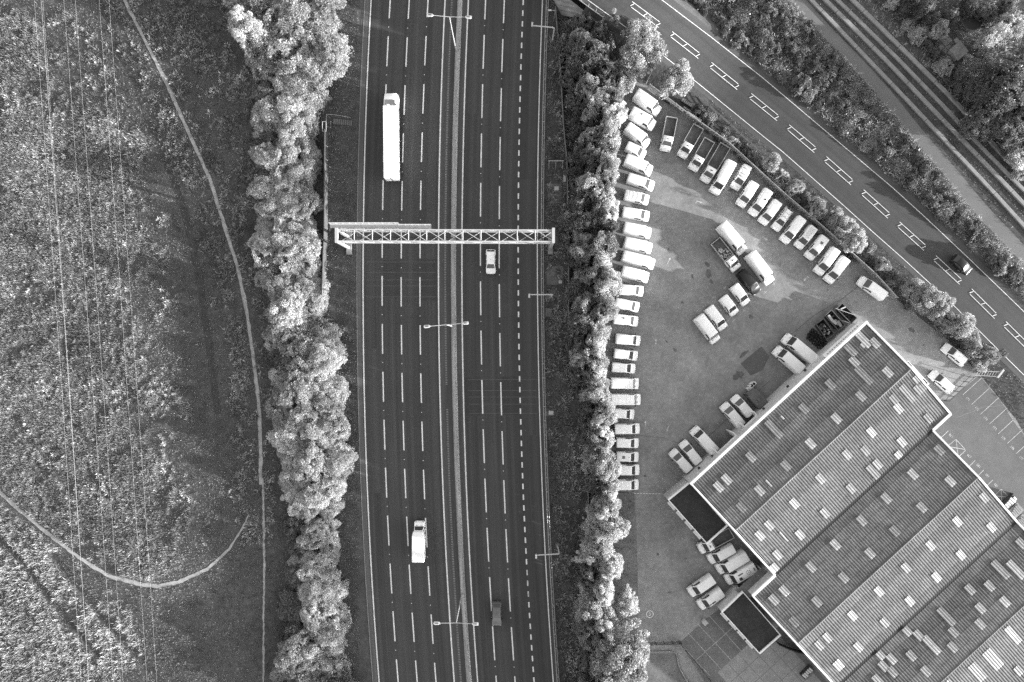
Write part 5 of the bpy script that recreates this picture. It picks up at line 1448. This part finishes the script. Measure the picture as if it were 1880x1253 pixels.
# ------------------------------------------------------------------ vegetation
NR = np.random.default_rng(12)
def rhombi(C, Nn, size, aspect=.62):
    """leaf quads at C with normals Nn"""
    n = len(C)
    t = NR.normal(size=(n, 3)); t -= (t * Nn).sum(1, keepdims=True) * Nn; t /= np.linalg.norm(t, axis=1, keepdims=True) + 1e-9
    b = np.cross(Nn, t)
    s = np.asarray(size).reshape(-1, 1)
    V = np.stack([C - t * s, C - b * s * aspect, C + t * s, C + b * s * aspect], 1).reshape(-1, 3)
    return V, np.arange(4 * n, dtype=np.int32).reshape(-1, 4)

def crown_mesh(name, Rr, Hc, z0, nclump, nleaf, leaf, mat, clump_r=.25, rough=.28, outward=1.0):
    """crown of leaf clumps over an uneven dome: radius Rr, crown height Hc, base z0"""
    g1 = NR.normal(size=(nclump, 3)); g1 /= np.linalg.norm(g1, axis=1, keepdims=True)
    g1[:, 2] = np.abs(g1[:, 2]) * 1.0 - .25
    g1 /= np.linalg.norm(g1, axis=1, keepdims=True)
    az = np.arctan2(g1[:, 1], g1[:, 0]); ph = NR.uniform(0, 6.28, 4)
    lob = 1 + rough * (np.sin(2 * az + ph[0]) * .5 + np.sin(3 * az + ph[1]) * .5 + np.sin(5 * az + ph[2]) * .35)
    rad = NR.uniform(.12, 1.0, nclump) ** .6 * lob
    C = np.c_[g1[:, 0] * rad * Rr * .82, g1[:, 1] * rad * Rr * .82, z0 + Hc * .3 + (g1[:, 2] * rad) * Hc * .62]
    cr = clump_r * Rr * NR.uniform(.6, 1.3, nclump)
    idx = NR.integers(0, nclump, nleaf)
    d = NR.normal(size=(nleaf, 3)); d /= np.linalg.norm(d, axis=1, keepdims=True)
    d[:, 2] = np.where(NR.random(nleaf) < .7, np.abs(d[:, 2]), d[:, 2])
    L = C[idx] + d * (cr[idx] * NR.uniform(.55, 1.08, nleaf))[:, None]
    L[:, 2] = np.maximum(L[:, 2], .15)
    Nn = d * outward + NR.normal(size=(nleaf, 3)) * .55 + np.array((0, 0, .25)); Nn /= np.linalg.norm(Nn, axis=1, keepdims=True)
    V, F = rhombi(L, Nn, leaf * NR.uniform(.6, 1.3, nleaf))
    tn = NR.uniform(.75, 1.2, nclump)[idx]
    return np_mesh(name, V, F, mat, np.repeat(tn, 4)), C

_LAT = np.random.default_rng(99).random((24, 24, 24))
def noise3(Q):
    i = np.floor(Q).astype(int); f = Q - i; f = f * f * (3 - 2 * f); out = 0
    for a in (0, 1):
        for b in (0, 1):
            for c in (0, 1):
                wgt = (f[:, 0] if a else 1 - f[:, 0]) * (f[:, 1] if b else 1 - f[:, 1]) * (f[:, 2] if c else 1 - f[:, 2])
                out = out + wgt * _LAT[(i[:, 0] + a) % 24, (i[:, 1] + b) % 24, (i[:, 2] + c) % 24]
    return out

def ragged_crown(name, Rr, Hc, z0, nleaf, leaf, mat, feature=.30, gap=.40, up=.35):
    """crown with an uneven outline: leaves fill a noise-broken dome, thinner towards the rim, with gaps between sprays"""
    off = NR.uniform(0, 50, 3); pts = []; have = 0
    while have < nleaf:
        n = nleaf * 2
        d = NR.normal(size=(n, 3)); d /= np.linalg.norm(d, axis=1, keepdims=True); d[:, 2] = np.abs(d[:, 2]) * 1.0 - .12
        rr = NR.uniform(.08, 1.0, n) ** .45
        lump = .62 + .62 * noise3(d * 1.6 + off) + .34 * (noise3(d * 4.2 + off + 7) - .5)
        q = d * (rr * lump)[:, None]
        w_ = np.c_[q[:, 0] * Rr, q[:, 1] * Rr, q[:, 2] * Hc * .8]
        nz = noise3(w_ / (feature * Rr) + off) * .65 + noise3(w_ / (feature * .42 * Rr) + off + 3) * .35
        ok = nz > gap + .12 * (rr - .7)
        w_ = w_[ok]; pts.append(w_); have += len(w_)
    w_ = np.concatenate(pts)[:nleaf]; w_[:, 2] += z0 + Hc * .22; w_[:, 2] = np.maximum(w_[:, 2], .12)
    out = w_ * np.array((1, 1, 1.0)) - np.array((0, 0, z0 + Hc * .1)); out /= np.linalg.norm(out, axis=1, keepdims=True) + 1e-9
    Nn = out * .45 + NR.normal(size=w_.shape) * .75 + np.array((0, 0, up)); Nn /= np.linalg.norm(Nn, axis=1, keepdims=True)
    sz = leaf * np.exp(NR.normal(0, .32, nleaf))
    V, F = rhombi(w_, Nn, sz, .55)
    C = w_[NR.choice(nleaf, 60, replace=False)]
    tn = .62 + .85 * noise3(w_ / (.5 * Rr) + off + 11) * (.7 + .6 * noise3(w_ / (.16 * Rr) + off))
    return np_mesh(name, V, F, mat, np.repeat(tn, 4)), C

def trunk_mesh(C, z0, Hc, r):
    mb = MB(); top = z0 + Hc * .45
    mb.tube([(0, 0, -.1), (.08, .05, z0 * .6), (.05, -.08, top)], [r, r * .75, r * .35], 7)
    for k in NR.choice(len(C), 7, replace=False):
        c = C[k]; m = np.array((c[0] * .4, c[1] * .4, z0 * .7 + (c[2] - z0 * .7) * .5))
        mb.tube([(0, 0, z0 * .6), tuple(m), tuple(c)], [r * .45, r * .3, r * .1], 5)
    return mb.mesh('trunk', M['bark'])

def tree_variant(kind):
    kind = {'fineb': 'fine', 'fine2b': 'fine2', 'fine3b': 'fine3', 'darkb': 'dark', 'scrubb': 'scrub'}.get(kind, kind)
    sp = {  # radius, crown height, base z, clumps, leaves, leaf size, material, clump r
        'puffy': (3.1, 4.6, 2.4, 90, 15000, .115, 'leaf_pale', .19), 'puffy2': (3.0, 4.4, 2.4, 70, 13000, .12, 'leaf_pale', .22),
        'fine': (2.8, 6.1, 1.0, 150, 21000, .085, 'leaf_pale', .25), 'fine2': (2.8, 5.9, 1.0, 120, 19000, .088, 'leaf_mid', .27), 'fine3': (2.6, 5.4, 0.9, 90, 18000, .09, 'leaf_pale', .30),
        'dark': (2.7, 5.4, 0.9, 90, 17000, .09, 'leaf_dark', .27), 'big': (4.6, 6.0, 3.0, 190, 26000, .13, 'leaf_mid', .15), 'bigdark': (5.5, 5.5, 3.0, 150, 26000, .14, 'leaf_dark', .18),
        'shrub': (1.5, 1.7, .35, 34, 4200, .085, 'leaf_mid', .42), 'shrub2': (1.4, 1.5, .3, 26, 4000, .085, 'leaf_dark', .45), 'shrub3': (1.4, 1.6, .3, 30, 4000, .085, 'leaf_pale', .42), 'spiky': (1.3, 1.7, .3, 18, 2600, .10, 'leaf_scrub', .5), 'scrub': (1.6, 1.5, .3, 18, 4200, .08, 'leaf_scrub', .5)}[kind]
    Rr, Hc, z0, nc, nl, lf, mt, cr = sp
    if kind.startswith(('puffy', 'big')) and kind != 'bigdark': crown, C = crown_mesh('crown', Rr, Hc, z0, nc, nl, lf, M[mt], cr, outward=.6)
    else: crown, C = ragged_crown('crown', Rr, Hc, z0, nl, lf * 1.05, M[mt], {'fine': .24, 'fine2': .28, 'fine3': .34, 'dark': .28, 'bigdark': .2, 'spiky': .5}.get(kind, .5), {'fine': .40, 'fine2': .42, 'fine3': .44, 'spiky': .48}.get(kind, .42))
    return crown, trunk_mesh(C, z0, Hc, .05 * Rr + .02), Rr, z0 + Hc
VAR = {}
for k in ('fineb', 'fine2b', 'fine3b', 'darkb', 'scrub', 'scrubb', 'puffy', 'puffy2', 'fine', 'fine2', 'fine3', 'dark', 'big', 'bigdark', 'shrub', 'shrub2', 'shrub3', 'spiky'):
    VAR[k] = tree_variant(k)
TR = random.Random(77)
def plant(kind, px, py, rpx, label, group, name=None, hscale=1.0, height=None):
    crown, trunk, Rr, Ht = VAR[kind]
    s = rpx / PXM * (1.1 if kind.startswith(('puffy', 'big')) else .94) / Rr
    if height: hscale = height / (Ht * s)
    top = Ht * s * .8 * hscale
    x, y_, _ = P(px, py, min(9, top * .75))
    sh = kind.startswith(('shrub', 'scrub')) or kind == 'spiky'
    o = empty(name or ('shrub' if sh else 'tree'), (x, y_, 0), TR.uniform(0, 6.28))
    sxy = TR.uniform(.86, 1.14)
    o.rotation_euler.x, o.rotation_euler.y = TR.uniform(-.14, .14), TR.uniform(-.14, .14)
    o.scale = (s * sxy, s / sxy, s * hscale * TR.uniform(.92, 1.1))
    link('trunk', trunk, o); link('crown', crown, o)
    tag(o, label, 'shrub' if sh else 'tree', group)
    return o

# belt west of the motorway
LB = np.array([(-40, 432, 622), (0, 440, 622), (50, 455, 625), (100, 462, 628), (160, 470, 618), (200, 482, 598), (300, 482, 594), (370, 474, 590), (430, 472, 592), (500, 482, 592), (540, 492, 602), (600, 497, 620), (650, 502, 626), (700, 502, 630), (800, 506, 640), (850, 520, 642), (900, 530, 634), (980, 530, 630), (1050, 528, 634), (1130, 524, 638), (1200, 520, 640), (1290, 515, 645)], float)
rows = {0: [], 1: [], 2: []}
yv = -20
while yv < 1285:
    l_, r_ = np.interp(yv, LB[:, 0], LB[:, 1]), np.interp(yv, LB[:, 0], LB[:, 2])
    for c in range(3):
        f = (.17, .5, .83)[c]
        rr = (r_ - l_) / 3 * TR.uniform(.56, .82)
        x = l_ - 2 + (r_ - 14 - l_) * f + TR.uniform(-7, 7); y2 = yv + TR.uniform(-12, 12)
        rows[c].append((y2, x, rr))
    yv += 31
names_c = ['the meadow edge row', 'the middle row', 'the motorway edge row']
for c in range(3):
    for i, (y2, x, rr) in enumerate(sorted(rows[c])):
        kd = TR.choice(['dark', 'darkb', 'fine2', 'fine2b', 'fine', 'puffy'] if c == 0 else ['fine', 'fineb', 'fine2', 'fine2b', 'fine3', 'fine3b', 'fine3b', 'puffy'])  # meadow row gets darker leaves, its shade put into the colour
        if y2 > 1170: kd = TR.choice(['fine2', 'dark', 'fine2b', 'darkb'])
        tone = 'dark' if kd.startswith('dark') else 'pale'
        plant(kd, x, y2, max(22, rr) * (1.0 if kd == 'puffy' else 1.22), f'{tone} leafy tree, {ordn(i + 1)} from the top in {names_c[c]} of the western belt', 'trees of the western belt', hscale=(.42, .47, .42)[c] * TR.uniform(.8, 1.2))
plant('puffy', 452, 42, 34, 'rounded pale tree standing out from the western belt into the meadow at top', 'trees of the western belt')
plant('puffy2', 520, 572, 30, 'rounded pale tree bulging at the meadow edge below the noise fence', 'trees of the western belt')
plant('puffy', 605, 105, 24, 'rounded pale tree bulging towards the motorway near the top', 'trees of the western belt')
# belt between motorway and yard: lower scrub on the motorway side, its shade put into darker leaves, taller trees at the vans
RB = np.array([(-10, 1040, 1100), (40, 1040, 1120), (100, 1045, 1150), (170, 1055, 1160), (230, 1062, 1152), (300, 1062, 1146), (400, 1055, 1140), (500, 1060, 1140), (560, 1068, 1126), (640, 1050, 1120), (700, 1055, 1118), (760, 1085, 1116), (850, 1082, 1120), (930, 1092, 1140), (1000, 1068, 1138), (1060, 1064, 1132), (1110, 1064, 1128), (1150, 1066, 1120), (1210, 1078, 1125), (1340, 1085, 1135)], float)
east, mid, scrub = [], [], []
yv = 60
while yv < 1340:  # rows below the frame are unseen, added to shade the motorway
    l_, r_ = np.interp(yv, RB[:, 0], RB[:, 1]), np.interp(yv, RB[:, 0], RB[:, 2])
    east.append((yv + TR.uniform(-7, 7), l_ + (r_ - l_) * .66 + TR.uniform(-8, 5), TR.uniform(20, 30)))
    mid.append((yv + TR.uniform(-9, 9), l_ + (r_ - l_) * .24 + TR.uniform(-7, 7), TR.uniform(18, 27)))
    scrub.append((yv + TR.uniform(-9, 9), l_ + (r_ - l_) * .04 + TR.uniform(-6, 6), TR.uniform(15, 23)))
    yv += 21
for i, (y2, x, rr) in enumerate(sorted(east)):
    kd = TR.choice(['fine2', 'fine2b', 'fine3', 'fine2b', 'dark', 'dark' if y2 < 160 else 'fine2'])
    if y2 < 190: kd = TR.choice(['dark', 'darkb', 'dark'])
    if y2 > 960: kd = TR.choice(['puffy', 'puffy2', 'fine2'])
    if y2 > 1150: kd = TR.choice(['dark', 'fine2b'])
    plant(kd, x, y2, rr, f'leafy tree overhanging the van column, {ordn(i + 1)} from the top of the eastern belt', 'trees of the belt beside the yard', height=TR.uniform(8.8, 9.9) if y2 > 170 else 6.8)
for i, (y2, x, rr) in enumerate(sorted(mid)):
    plant(TR.choice(['dark', 'darkb', 'fine2', 'dark', 'fine2b']), x, y2, rr, f'darker tree in the middle of the eastern belt, {ordn(i + 1)} from the top', 'trees of the belt beside the yard', height=TR.uniform(7.0, 9.0))
for i, (y2, x, rr) in enumerate(sorted(scrub)):
    kd = TR.choice(['shrub2', 'scrub', 'scrubb'])
    plant(kd, x, y2, rr * (1.25 if y2 < 700 else .85), f'dark shrub on the motorway side of the eastern belt, {ordn(i + 1)} from the top', 'shrubs of the belt beside the yard', hscale=1.25)
for x, y2, rr, kd, lb in ((1180, 92, 46, 'big', 'big rounded tree with bright clumps by the road above the yard'), (1236, 147, 33, 'puffy', 'rounded tree with bright clumps at the top end of the yard fence'), (1112, 175, 34, 'fine', 'feathery pale tree behind the first two vans'), (1145, 145, 26, 'fine3', 'feathery pale tree left of the floodlight mast'), (1115, 80, 13, 'puffy2', 'small round tree in the dark thicket near the bridge'),
                          (1132, 42, 18, 'puffy2', 'pale tree poking over the road edge near the bridge'), (1085, 100, 40, 'dark', 'broad dark tree in the thicket below the bridge'), (1070, 50, 30, 'dark', 'dark tree next to the bridge paving'), (1120, 120, 34, 'dark', 'dark tree in the middle of the thicket by the bridge'),
                          (1146, 1212, 54, 'big', 'very large rounded tree at the bottom between motorway and yard'), (1145, 1108, 26, 'puffy', 'rounded pale tree reaching into the side strip above the largest tree'), (1085, 1020, 28, 'puffy', 'rounded pale tree near the bottom cantilever mast'), (1090, 1085, 26, 'puffy2', 'bubbly pale tree below the bottom cantilever mast'), (1085, 1140, 26, 'puffy', 'bubbly pale tree just above the largest tree'), (1130, 960, 20, 'fine', 'pale narrow tree below the end of the van column'), (1105, 1265, 34, 'dark', 'dark tree at the bottom edge beside the motorway verge')):
    plant(kd, x, y2, rr, lb, 'trees between motorway and road')
for i, (x, y2, rr) in enumerate(((1100, 1290, 40), (1135, 1335, 46), (1105, 1380, 42), (1140, 1430, 46), (1110, 1480, 44))):  # unseen trees added beyond the frame to keep sun off the motorway
    plant('big', x, y2, rr, f'tall unseen tree added past the bottom edge to shade the motorway, {ordn(i + 1)} in line', 'trees between motorway and road', hscale=1.15)
# strip between yard fence and road
STR = [(1285, 205, 12), (1300, 225, 13), (1330, 240, 12), (1345, 262, 13), (1372, 278, 12), (1395, 300, 14), (1420, 297, 19), (1438, 322, 14), (1460, 345, 18), (1478, 360, 12), (1503, 381, 22), (1530, 400, 20), (1555, 418, 24), (1572, 440, 22), (1596, 455, 14), (1622, 484, 17), (1640, 505, 13), (1655, 520, 14),
       (1682, 536, 24), (1705, 548, 26), (1722, 565, 24), (1742, 590, 24), (1768, 600, 27), (1785, 622, 20), (1790, 650, 16), (1822, 652, 20), (1800, 672, 16), (1765, 630, 14), (1600, 480, 13), (1410, 318, 11), (1360, 290, 10), (1320, 255, 9), (1670, 560, 11), (1730, 610, 12), (1842, 648, 10)]
for t_ in np.linspace(0, 1, 30):
    c = np.array((np.interp(t_, [0, .3, .6, 1], [1285, 1395, 1510, 1655]), np.interp(t_, [0, .3, .6, 1], [210, 305, 405, 540]))) + np.array((TR.uniform(-9, 9), TR.uniform(-9, 9)))
    STR.append((c[0], c[1], TR.uniform(11, 15.5)))
STR.sort(key=lambda q: q[0] + q[1])
for i, (x, y2, rr) in enumerate(STR):
    kd = TR.choice(['shrub', 'scrub', 'shrub2', 'scrubb']) if rr < 16 else TR.choice(['fine2', 'puffy2', 'fine2b', 'fine3b', 'fine2'])
    plant(kd, x, y2, rr, f"{'low shrub' if rr < 16 else 'pale bushy tree'} in the strip between fence and road, {ordn(i + 1)} of the strip counting downhill", 'plants of the roadside strip', hscale=1.0 if rr < 16 else .8)
# scrub between road and cycle path
RRn = along(RR, np.linspace(1160, 2420, 40)); k = 0
SCR = []
for t in np.linspace(0, 1, 34):
    s = 1165 + t * (2360 - 1165)
    a = along(RR, [s])[0]
    # matching point on the cycle path side, perpendicular direction to the upper right
    u = np.array((.66, -.75))
    cpl = resamp(CP_L, 200); rel = cpl - a; dist = rel @ u; lat = np.abs(rel @ np.array((.75, .66)))
    wd = dist[np.argmin(lat)]
    if wd < 24: continue
    nn = max(1, int((wd - 22) / 24))
    for j in range(nn):
        f = 22 + (j + .5) * (wd - 26) / nn
        c = a + u * f + np.array((TR.uniform(-6, 6), TR.uniform(-6, 6)))
        if -25 < c[1] < 1000 and c[0] < 1905: SCR.append((c[0], c[1], TR.uniform(13, 24), j))
for i, (x, y2, rr, j) in enumerate(sorted(SCR)):
    kd = TR.choice(['shrub2', 'scrub', 'scrub', 'spiky', 'shrub2', 'scrubb'])
    plant(kd, x, y2, rr, f'shrub in the scrub between road and cycle path, {ordn(i + 1)} counting from the top down', 'shrubs between road and cycle path', hscale=TR.uniform(.4, .75))
# overgrown garden at the top right: sunlit patch and shade put into leaf tones
GDN = [(1850, 165, 52, 'bigdark'), (1812, 215, 40, 'bigdark'), (1868, 235, 44, 'bigdark'), (1800, 160, 30, 'dark'), (1835, 70, 32, 'fine'), (1862, 45, 26, 'fine3'), (1822, 105, 24, 'fine'), (1800, 118, 16, 'fine2'), (1778, 108, 10, 'shrub3'), (1730, 50, 20, 'fine2'), (1748, 30, 18, 'dark'), (1712, 32, 20, 'dark'), (1690, 60, 20, 'shrub'),
       (1720, 95, 18, 'shrub2'), (1738, 120, 20, 'shrub'), (1700, 20, 22, 'dark'), (1762, 135, 20, 'shrub2'), (1780, 10, 20, 'dark'), (1815, 20, 20, 'darkb'), (1850, 12, 20, 'dark'), (1760, 165, 18, 'shrub2'), (1785, 190, 18, 'shrub2'), (1870, 290, 22, 'shrub3'), (1850, 268, 20, 'shrub2'), (1878, 320, 16, 'shrub'), (1790, 225, 14, 'spiky'), (1660, 15, 20, 'shrub2'), (1640, 0, 18, 'shrub'), (1680, -5, 22, 'dark'), (1815, 255, 14, 'shrub2'), (1670, 45, 14, 'shrub'), (1705, 80, 14, 'shrub2'), (1735, 148, 12, 'shrub2'), (1620, -8, 14, 'shrub2'), (1895, 100, 30, 'fine2'), (1890, 180, 34, 'bigdark')]
for i, (x, y2, rr, kd) in enumerate(sorted(GDN)):
    tone = {'bigdark': 'broad dark tree', 'dark': 'dark tree', 'fine': 'bright pale tree', 'fine3': 'bright pale tree', 'puffy': 'pale rounded tree', 'fine2': 'mid grey tree', 'spiky': 'spiky plant'}.get(kd, 'low shrub')
    plant(kd, x, y2, rr, f'{tone} in the overgrown garden beyond the busway, {ordn(i + 1)} from its western side', 'garden plants beyond the busway', hscale=.8)

# ------------------------------------------------------------------ grass and weeds (stuff)
def inpoly(X, Y, poly):
    c = np.zeros(len(X), bool); n = len(poly); j = n - 1
    for i in range(n):
        xi, yi = poly[i]; xj, yj = poly[j]
        hit = ((yi > Y) != (yj > Y)) & (X < (xj - xi) * (Y - yi) / (yj - yi + 1e-12) + xi)
        c ^= hit; j = i
    return c
def near(X, Y, pts, wd):
    q = resamp(pts, 120); m = np.zeros(len(X), bool)
    for (a, b) in zip(q[:-1], q[1:]):
        d = b - a; t = np.clip(((X - a[0]) * d[0] + (Y - a[1]) * d[1]) / (d @ d + 1e-9), 0, 1)
        m |= ((X - a[0] - t * d[0]) ** 2 + (Y - a[1] - t * d[1]) ** 2) < wd * wd
    return m
def vnoise(X, Y, sc, seed):
    r_ = np.random.default_rng(seed); G = r_.random((64, 64))
    x, y_ = X / sc, Y / sc; xi, yi = np.floor(x).astype(int), np.floor(y_).astype(int); fx, fy = x - xi, y_ - yi
    fx, fy = fx * fx * (3 - 2 * fx), fy * fy * (3 - 2 * fy)
    g_ = lambda a, b: G[a % 64, b % 64]
    return (g_(xi, yi) * (1 - fx) + g_(xi + 1, yi) * fx) * (1 - fy) + (g_(xi, yi + 1) * (1 - fx) + g_(xi + 1, yi + 1) * fx) * fy
ROADPOLY = [tuple(along(RL, [s])[0] + (along(RL, [s])[0] - along(RR, [s])[0]) * .12) for s in np.linspace(860, 2590, 40)] + [tuple(along(RR, [s])[0] + (along(RR, [s])[0] - along(RL, [s])[0]) * .15) for s in np.linspace(2590, 860, 40)]
CPPOLY = CP_L + CP_R[::-1]
def paved(X, Y, extra=0.0):
    m = (X > Lc(654)(Y)) & (X < Rc(1001)(Y))
    m |= inpoly(X, Y, YARD) & ~inpoly(X, Y, [(1100, 100), (1112, 250), (1128, 400), (1116, 560), (1104, 700), (1112, 905), (1130, 905), (1118, 1180), (1100, 1180)])
    m |= inpoly(X, Y, ROADPOLY); m |= inpoly(X, Y, CPPOLY)
    for pts, wd in BEAMS: m |= near(X, Y, pts, wd / 2)
    m |= near(X, Y, PATH1, 3.2 + extra) | near(X, Y, PATH1B, 2 + extra) | near(X, Y, PATH2, 3.4 + extra * 1.6)
    m |= inpoly(X, Y, [(1008, -80), (1100, -80), (1100, 40), (1030, 30)])
    return m
def scatter(n, box, cond=None, extra=0.0):
    X = NR.uniform(box[0], box[2], n); Y = NR.uniform(box[1], box[3], n)
    k = ~paved(X, Y, extra)
    if cond is not None: k &= cond(X, Y)
    return X[k], Y[k]
def blades(X, Y, per, length, width, spread, lift, mat, name, sx=0.0, sy=0.0, tuft=.28):
    """star-like tufts: per blades each, every blade a thin bent triangle pair"""
    n = len(X); k = 1.0 / PXM
    bx, by = np.repeat((X - 940) * k, per), np.repeat(-(Y - 626.5) * k, per); N = n * per
    a = NR.uniform(0, 2 * np.pi, N); sz = np.repeat(NR.uniform(.65, 1.35, n), per) * NR.uniform(.7, 1.2, N)
    ln = length * sz; el = NR.uniform(lift[0], lift[1], N)
    dx, dy, dz = np.cos(a) * np.cos(el) + sx, np.sin(a) * np.cos(el) + sy, np.sin(el)
    ox, oy = np.cos(a) * spread * NR.random(N), np.sin(a) * spread * NR.random(N)
    b = np.c_[bx + ox, by + oy, np.full(N, 0.0)]
    side = np.c_[-np.sin(a), np.cos(a), np.zeros(N)] * (width * sz / 2)[:, None]
    mid = b + np.c_[dx, dy, dz] * (ln * .55)[:, None]; tip = b + np.c_[dx * 1.15, dy * 1.15, dz * .8] * ln[:, None]
    V = np.stack([b, mid - side, tip, mid + side], 1).reshape(-1, 3)
    F = np.arange(4 * N, dtype=np.int32).reshape(-1, 4)
    tn = (.45 + 1.1 * vnoise(X, Y, 48, 41) * .6 + 1.1 * vnoise(X, Y, 15, 42) * .4) * np.exp(NR.normal(0, tuft, n))
    return link(name, np_mesh(name, V, F, mat, np.repeat(np.repeat(tn, per), 4)))
WEEDPOLY = [(-60, 20), (150, 30), (200, 80), (255, 230), (295, 420), (325, 620), (345, 800), (365, 900), (335, 1020), (285, 1062), (200, 1046), (100, 975), (-60, 870)]
# tall pale weeds in the rough part of the meadow: a patchy understorey and bright star-shaped plants standing out of it
def edge_fade(X, Y):
    Xj = X + (vnoise(X, Y, 40, 21) - .5) * 60 + (NR.random(len(X)) - .5) * 26
    Yj = Y + (vnoise(X, Y, 40, 22) - .5) * 50
    return inpoly(Xj, Yj, WEEDPOLY) & ~near(X, Y, TR1, 7) & (Y < 905 + np.maximum(X, 0) * .78)
def weedcond(X, Y):
    d = vnoise(X, Y, 90, 1) * .35 + vnoise(X, Y, 32, 2) * .35 + vnoise(X, Y, 10, 5) * .3 + (.12 - X / 1800)
    return edge_fade(X, Y) & (d + NR.normal(size=len(X)) * .045 > .50)
X, Y = scatter(62000, (-60, 0, 430, 1080), weedcond, 3)
stuff(blades(X, Y, 8, .75, .042, .2, (.55, 1.45), M['weed_mid'], 'tall_weeds'), 'mid grey tall weeds filling the rough part of the meadow', 'weeds')
def starcond(X, Y):
    d = vnoise(X, Y, 90, 1) * .25 + vnoise(X, Y, 34, 7) * .4 + vnoise(X, Y, 11, 8) * .35 + (.10 - X / 2600)
    return edge_fade(X, Y) & (d + NR.normal(size=len(X)) * .03 > .525)
X, Y = scatter(9000, (-60, 0, 460, 1080), starcond, 3)
stuff(blades(X, Y, 18, .58, .085, .12, (.2, 1.35), M['weed'], 'star_weeds'), 'bright star shaped weeds standing out of the meadow', 'weeds')
# darker weeds between footpath, belt and elsewhere
def dweed(X, Y):
    d = vnoise(X, Y, 22, 3) * .6 + vnoise(X, Y, 8, 4) * .4
    px1 = np.interp(Y, [p[1] for p in PATH1], [p[0] for p in PATH1])
    west = (X < 505) & ~inpoly(X, Y, WEEDPOLY) & (Y < 1000) & (X > px1 - 45 - 40 * (vnoise(X, Y, 50, 77) - .3))
    return (west | ((X > 1000) & (X < 1085))) & (d > .44)
X, Y = scatter(42000, (200, -40, 1100, 1280), dweed, 1.5)
stuff(blades(X, Y, 12, .6, .10, .12, (.4, 1.3), M['weed_dark'], 'rank_weeds'), 'dark rank weeds along the footpath and motorway verges', 'weeds')
# fine grass everywhere unpaved
def gcond(X, Y):
    tr = near(X, Y, TR1, 6) | near(X, Y, TR2, 5) | near(X, Y, TR3, 6)
    return ~(tr & (NR.random(len(X)) < .55)) & ~((X > 660) & (X < 1000))
X, Y = scatter(120000, (-80, -60, 1960, 1310), gcond)
stuff(blades(X, Y, 4, .30, .06, .18, (.5, 1.4), M['grass'], 'grass'), 'short rough grass over the meadow and verges', 'grass')
X, Y = scatter(110000, (-80, -60, 660, 1310), gcond)
stuff(blades(X, Y, 3, .26, .045, .2, (.5, 1.4), M['grass'], 'meadow_grass'), 'fine short meadow grass around the footpaths', 'grass')
# taller dry grass in the bottom left corner and on the roadside scrub, leaning over
def dcond(X, Y):
    low = (Y > 905 + np.maximum(0, X) * .6) & (X < 215 + (vnoise(X, Y, 60, 31) - .5) * 260 + NR.normal(size=len(X)) * 22) & (Y < 1300) & ~near(X, Y, TR2, 6.5) & ~near(X, Y, TR3, 7.5)
    ne = inpoly(X, Y, [tuple(along(RR, [s])[0] + np.array((9, -10))) for s in np.linspace(1180, 2560, 30)] + CP_L[::-1])
    gd = (X > 1560) & (Y < (X - 1560) * .95) & (Y < 340)
    return low | (ne & (NR.random(len(X)) < .8)) | (gd & (NR.random(len(X)) < .3))
X, Y = scatter(150000, (-80, -60, 1960, 1310), dcond, 3)
stuff(blades(X, Y, 6, .85, .045, .2, (.75, 1.48), M['drygrass'], 'long_grass', tuft=.15), 'long leaning pale grass in the meadow corner and beside the cycle path', 'grass')
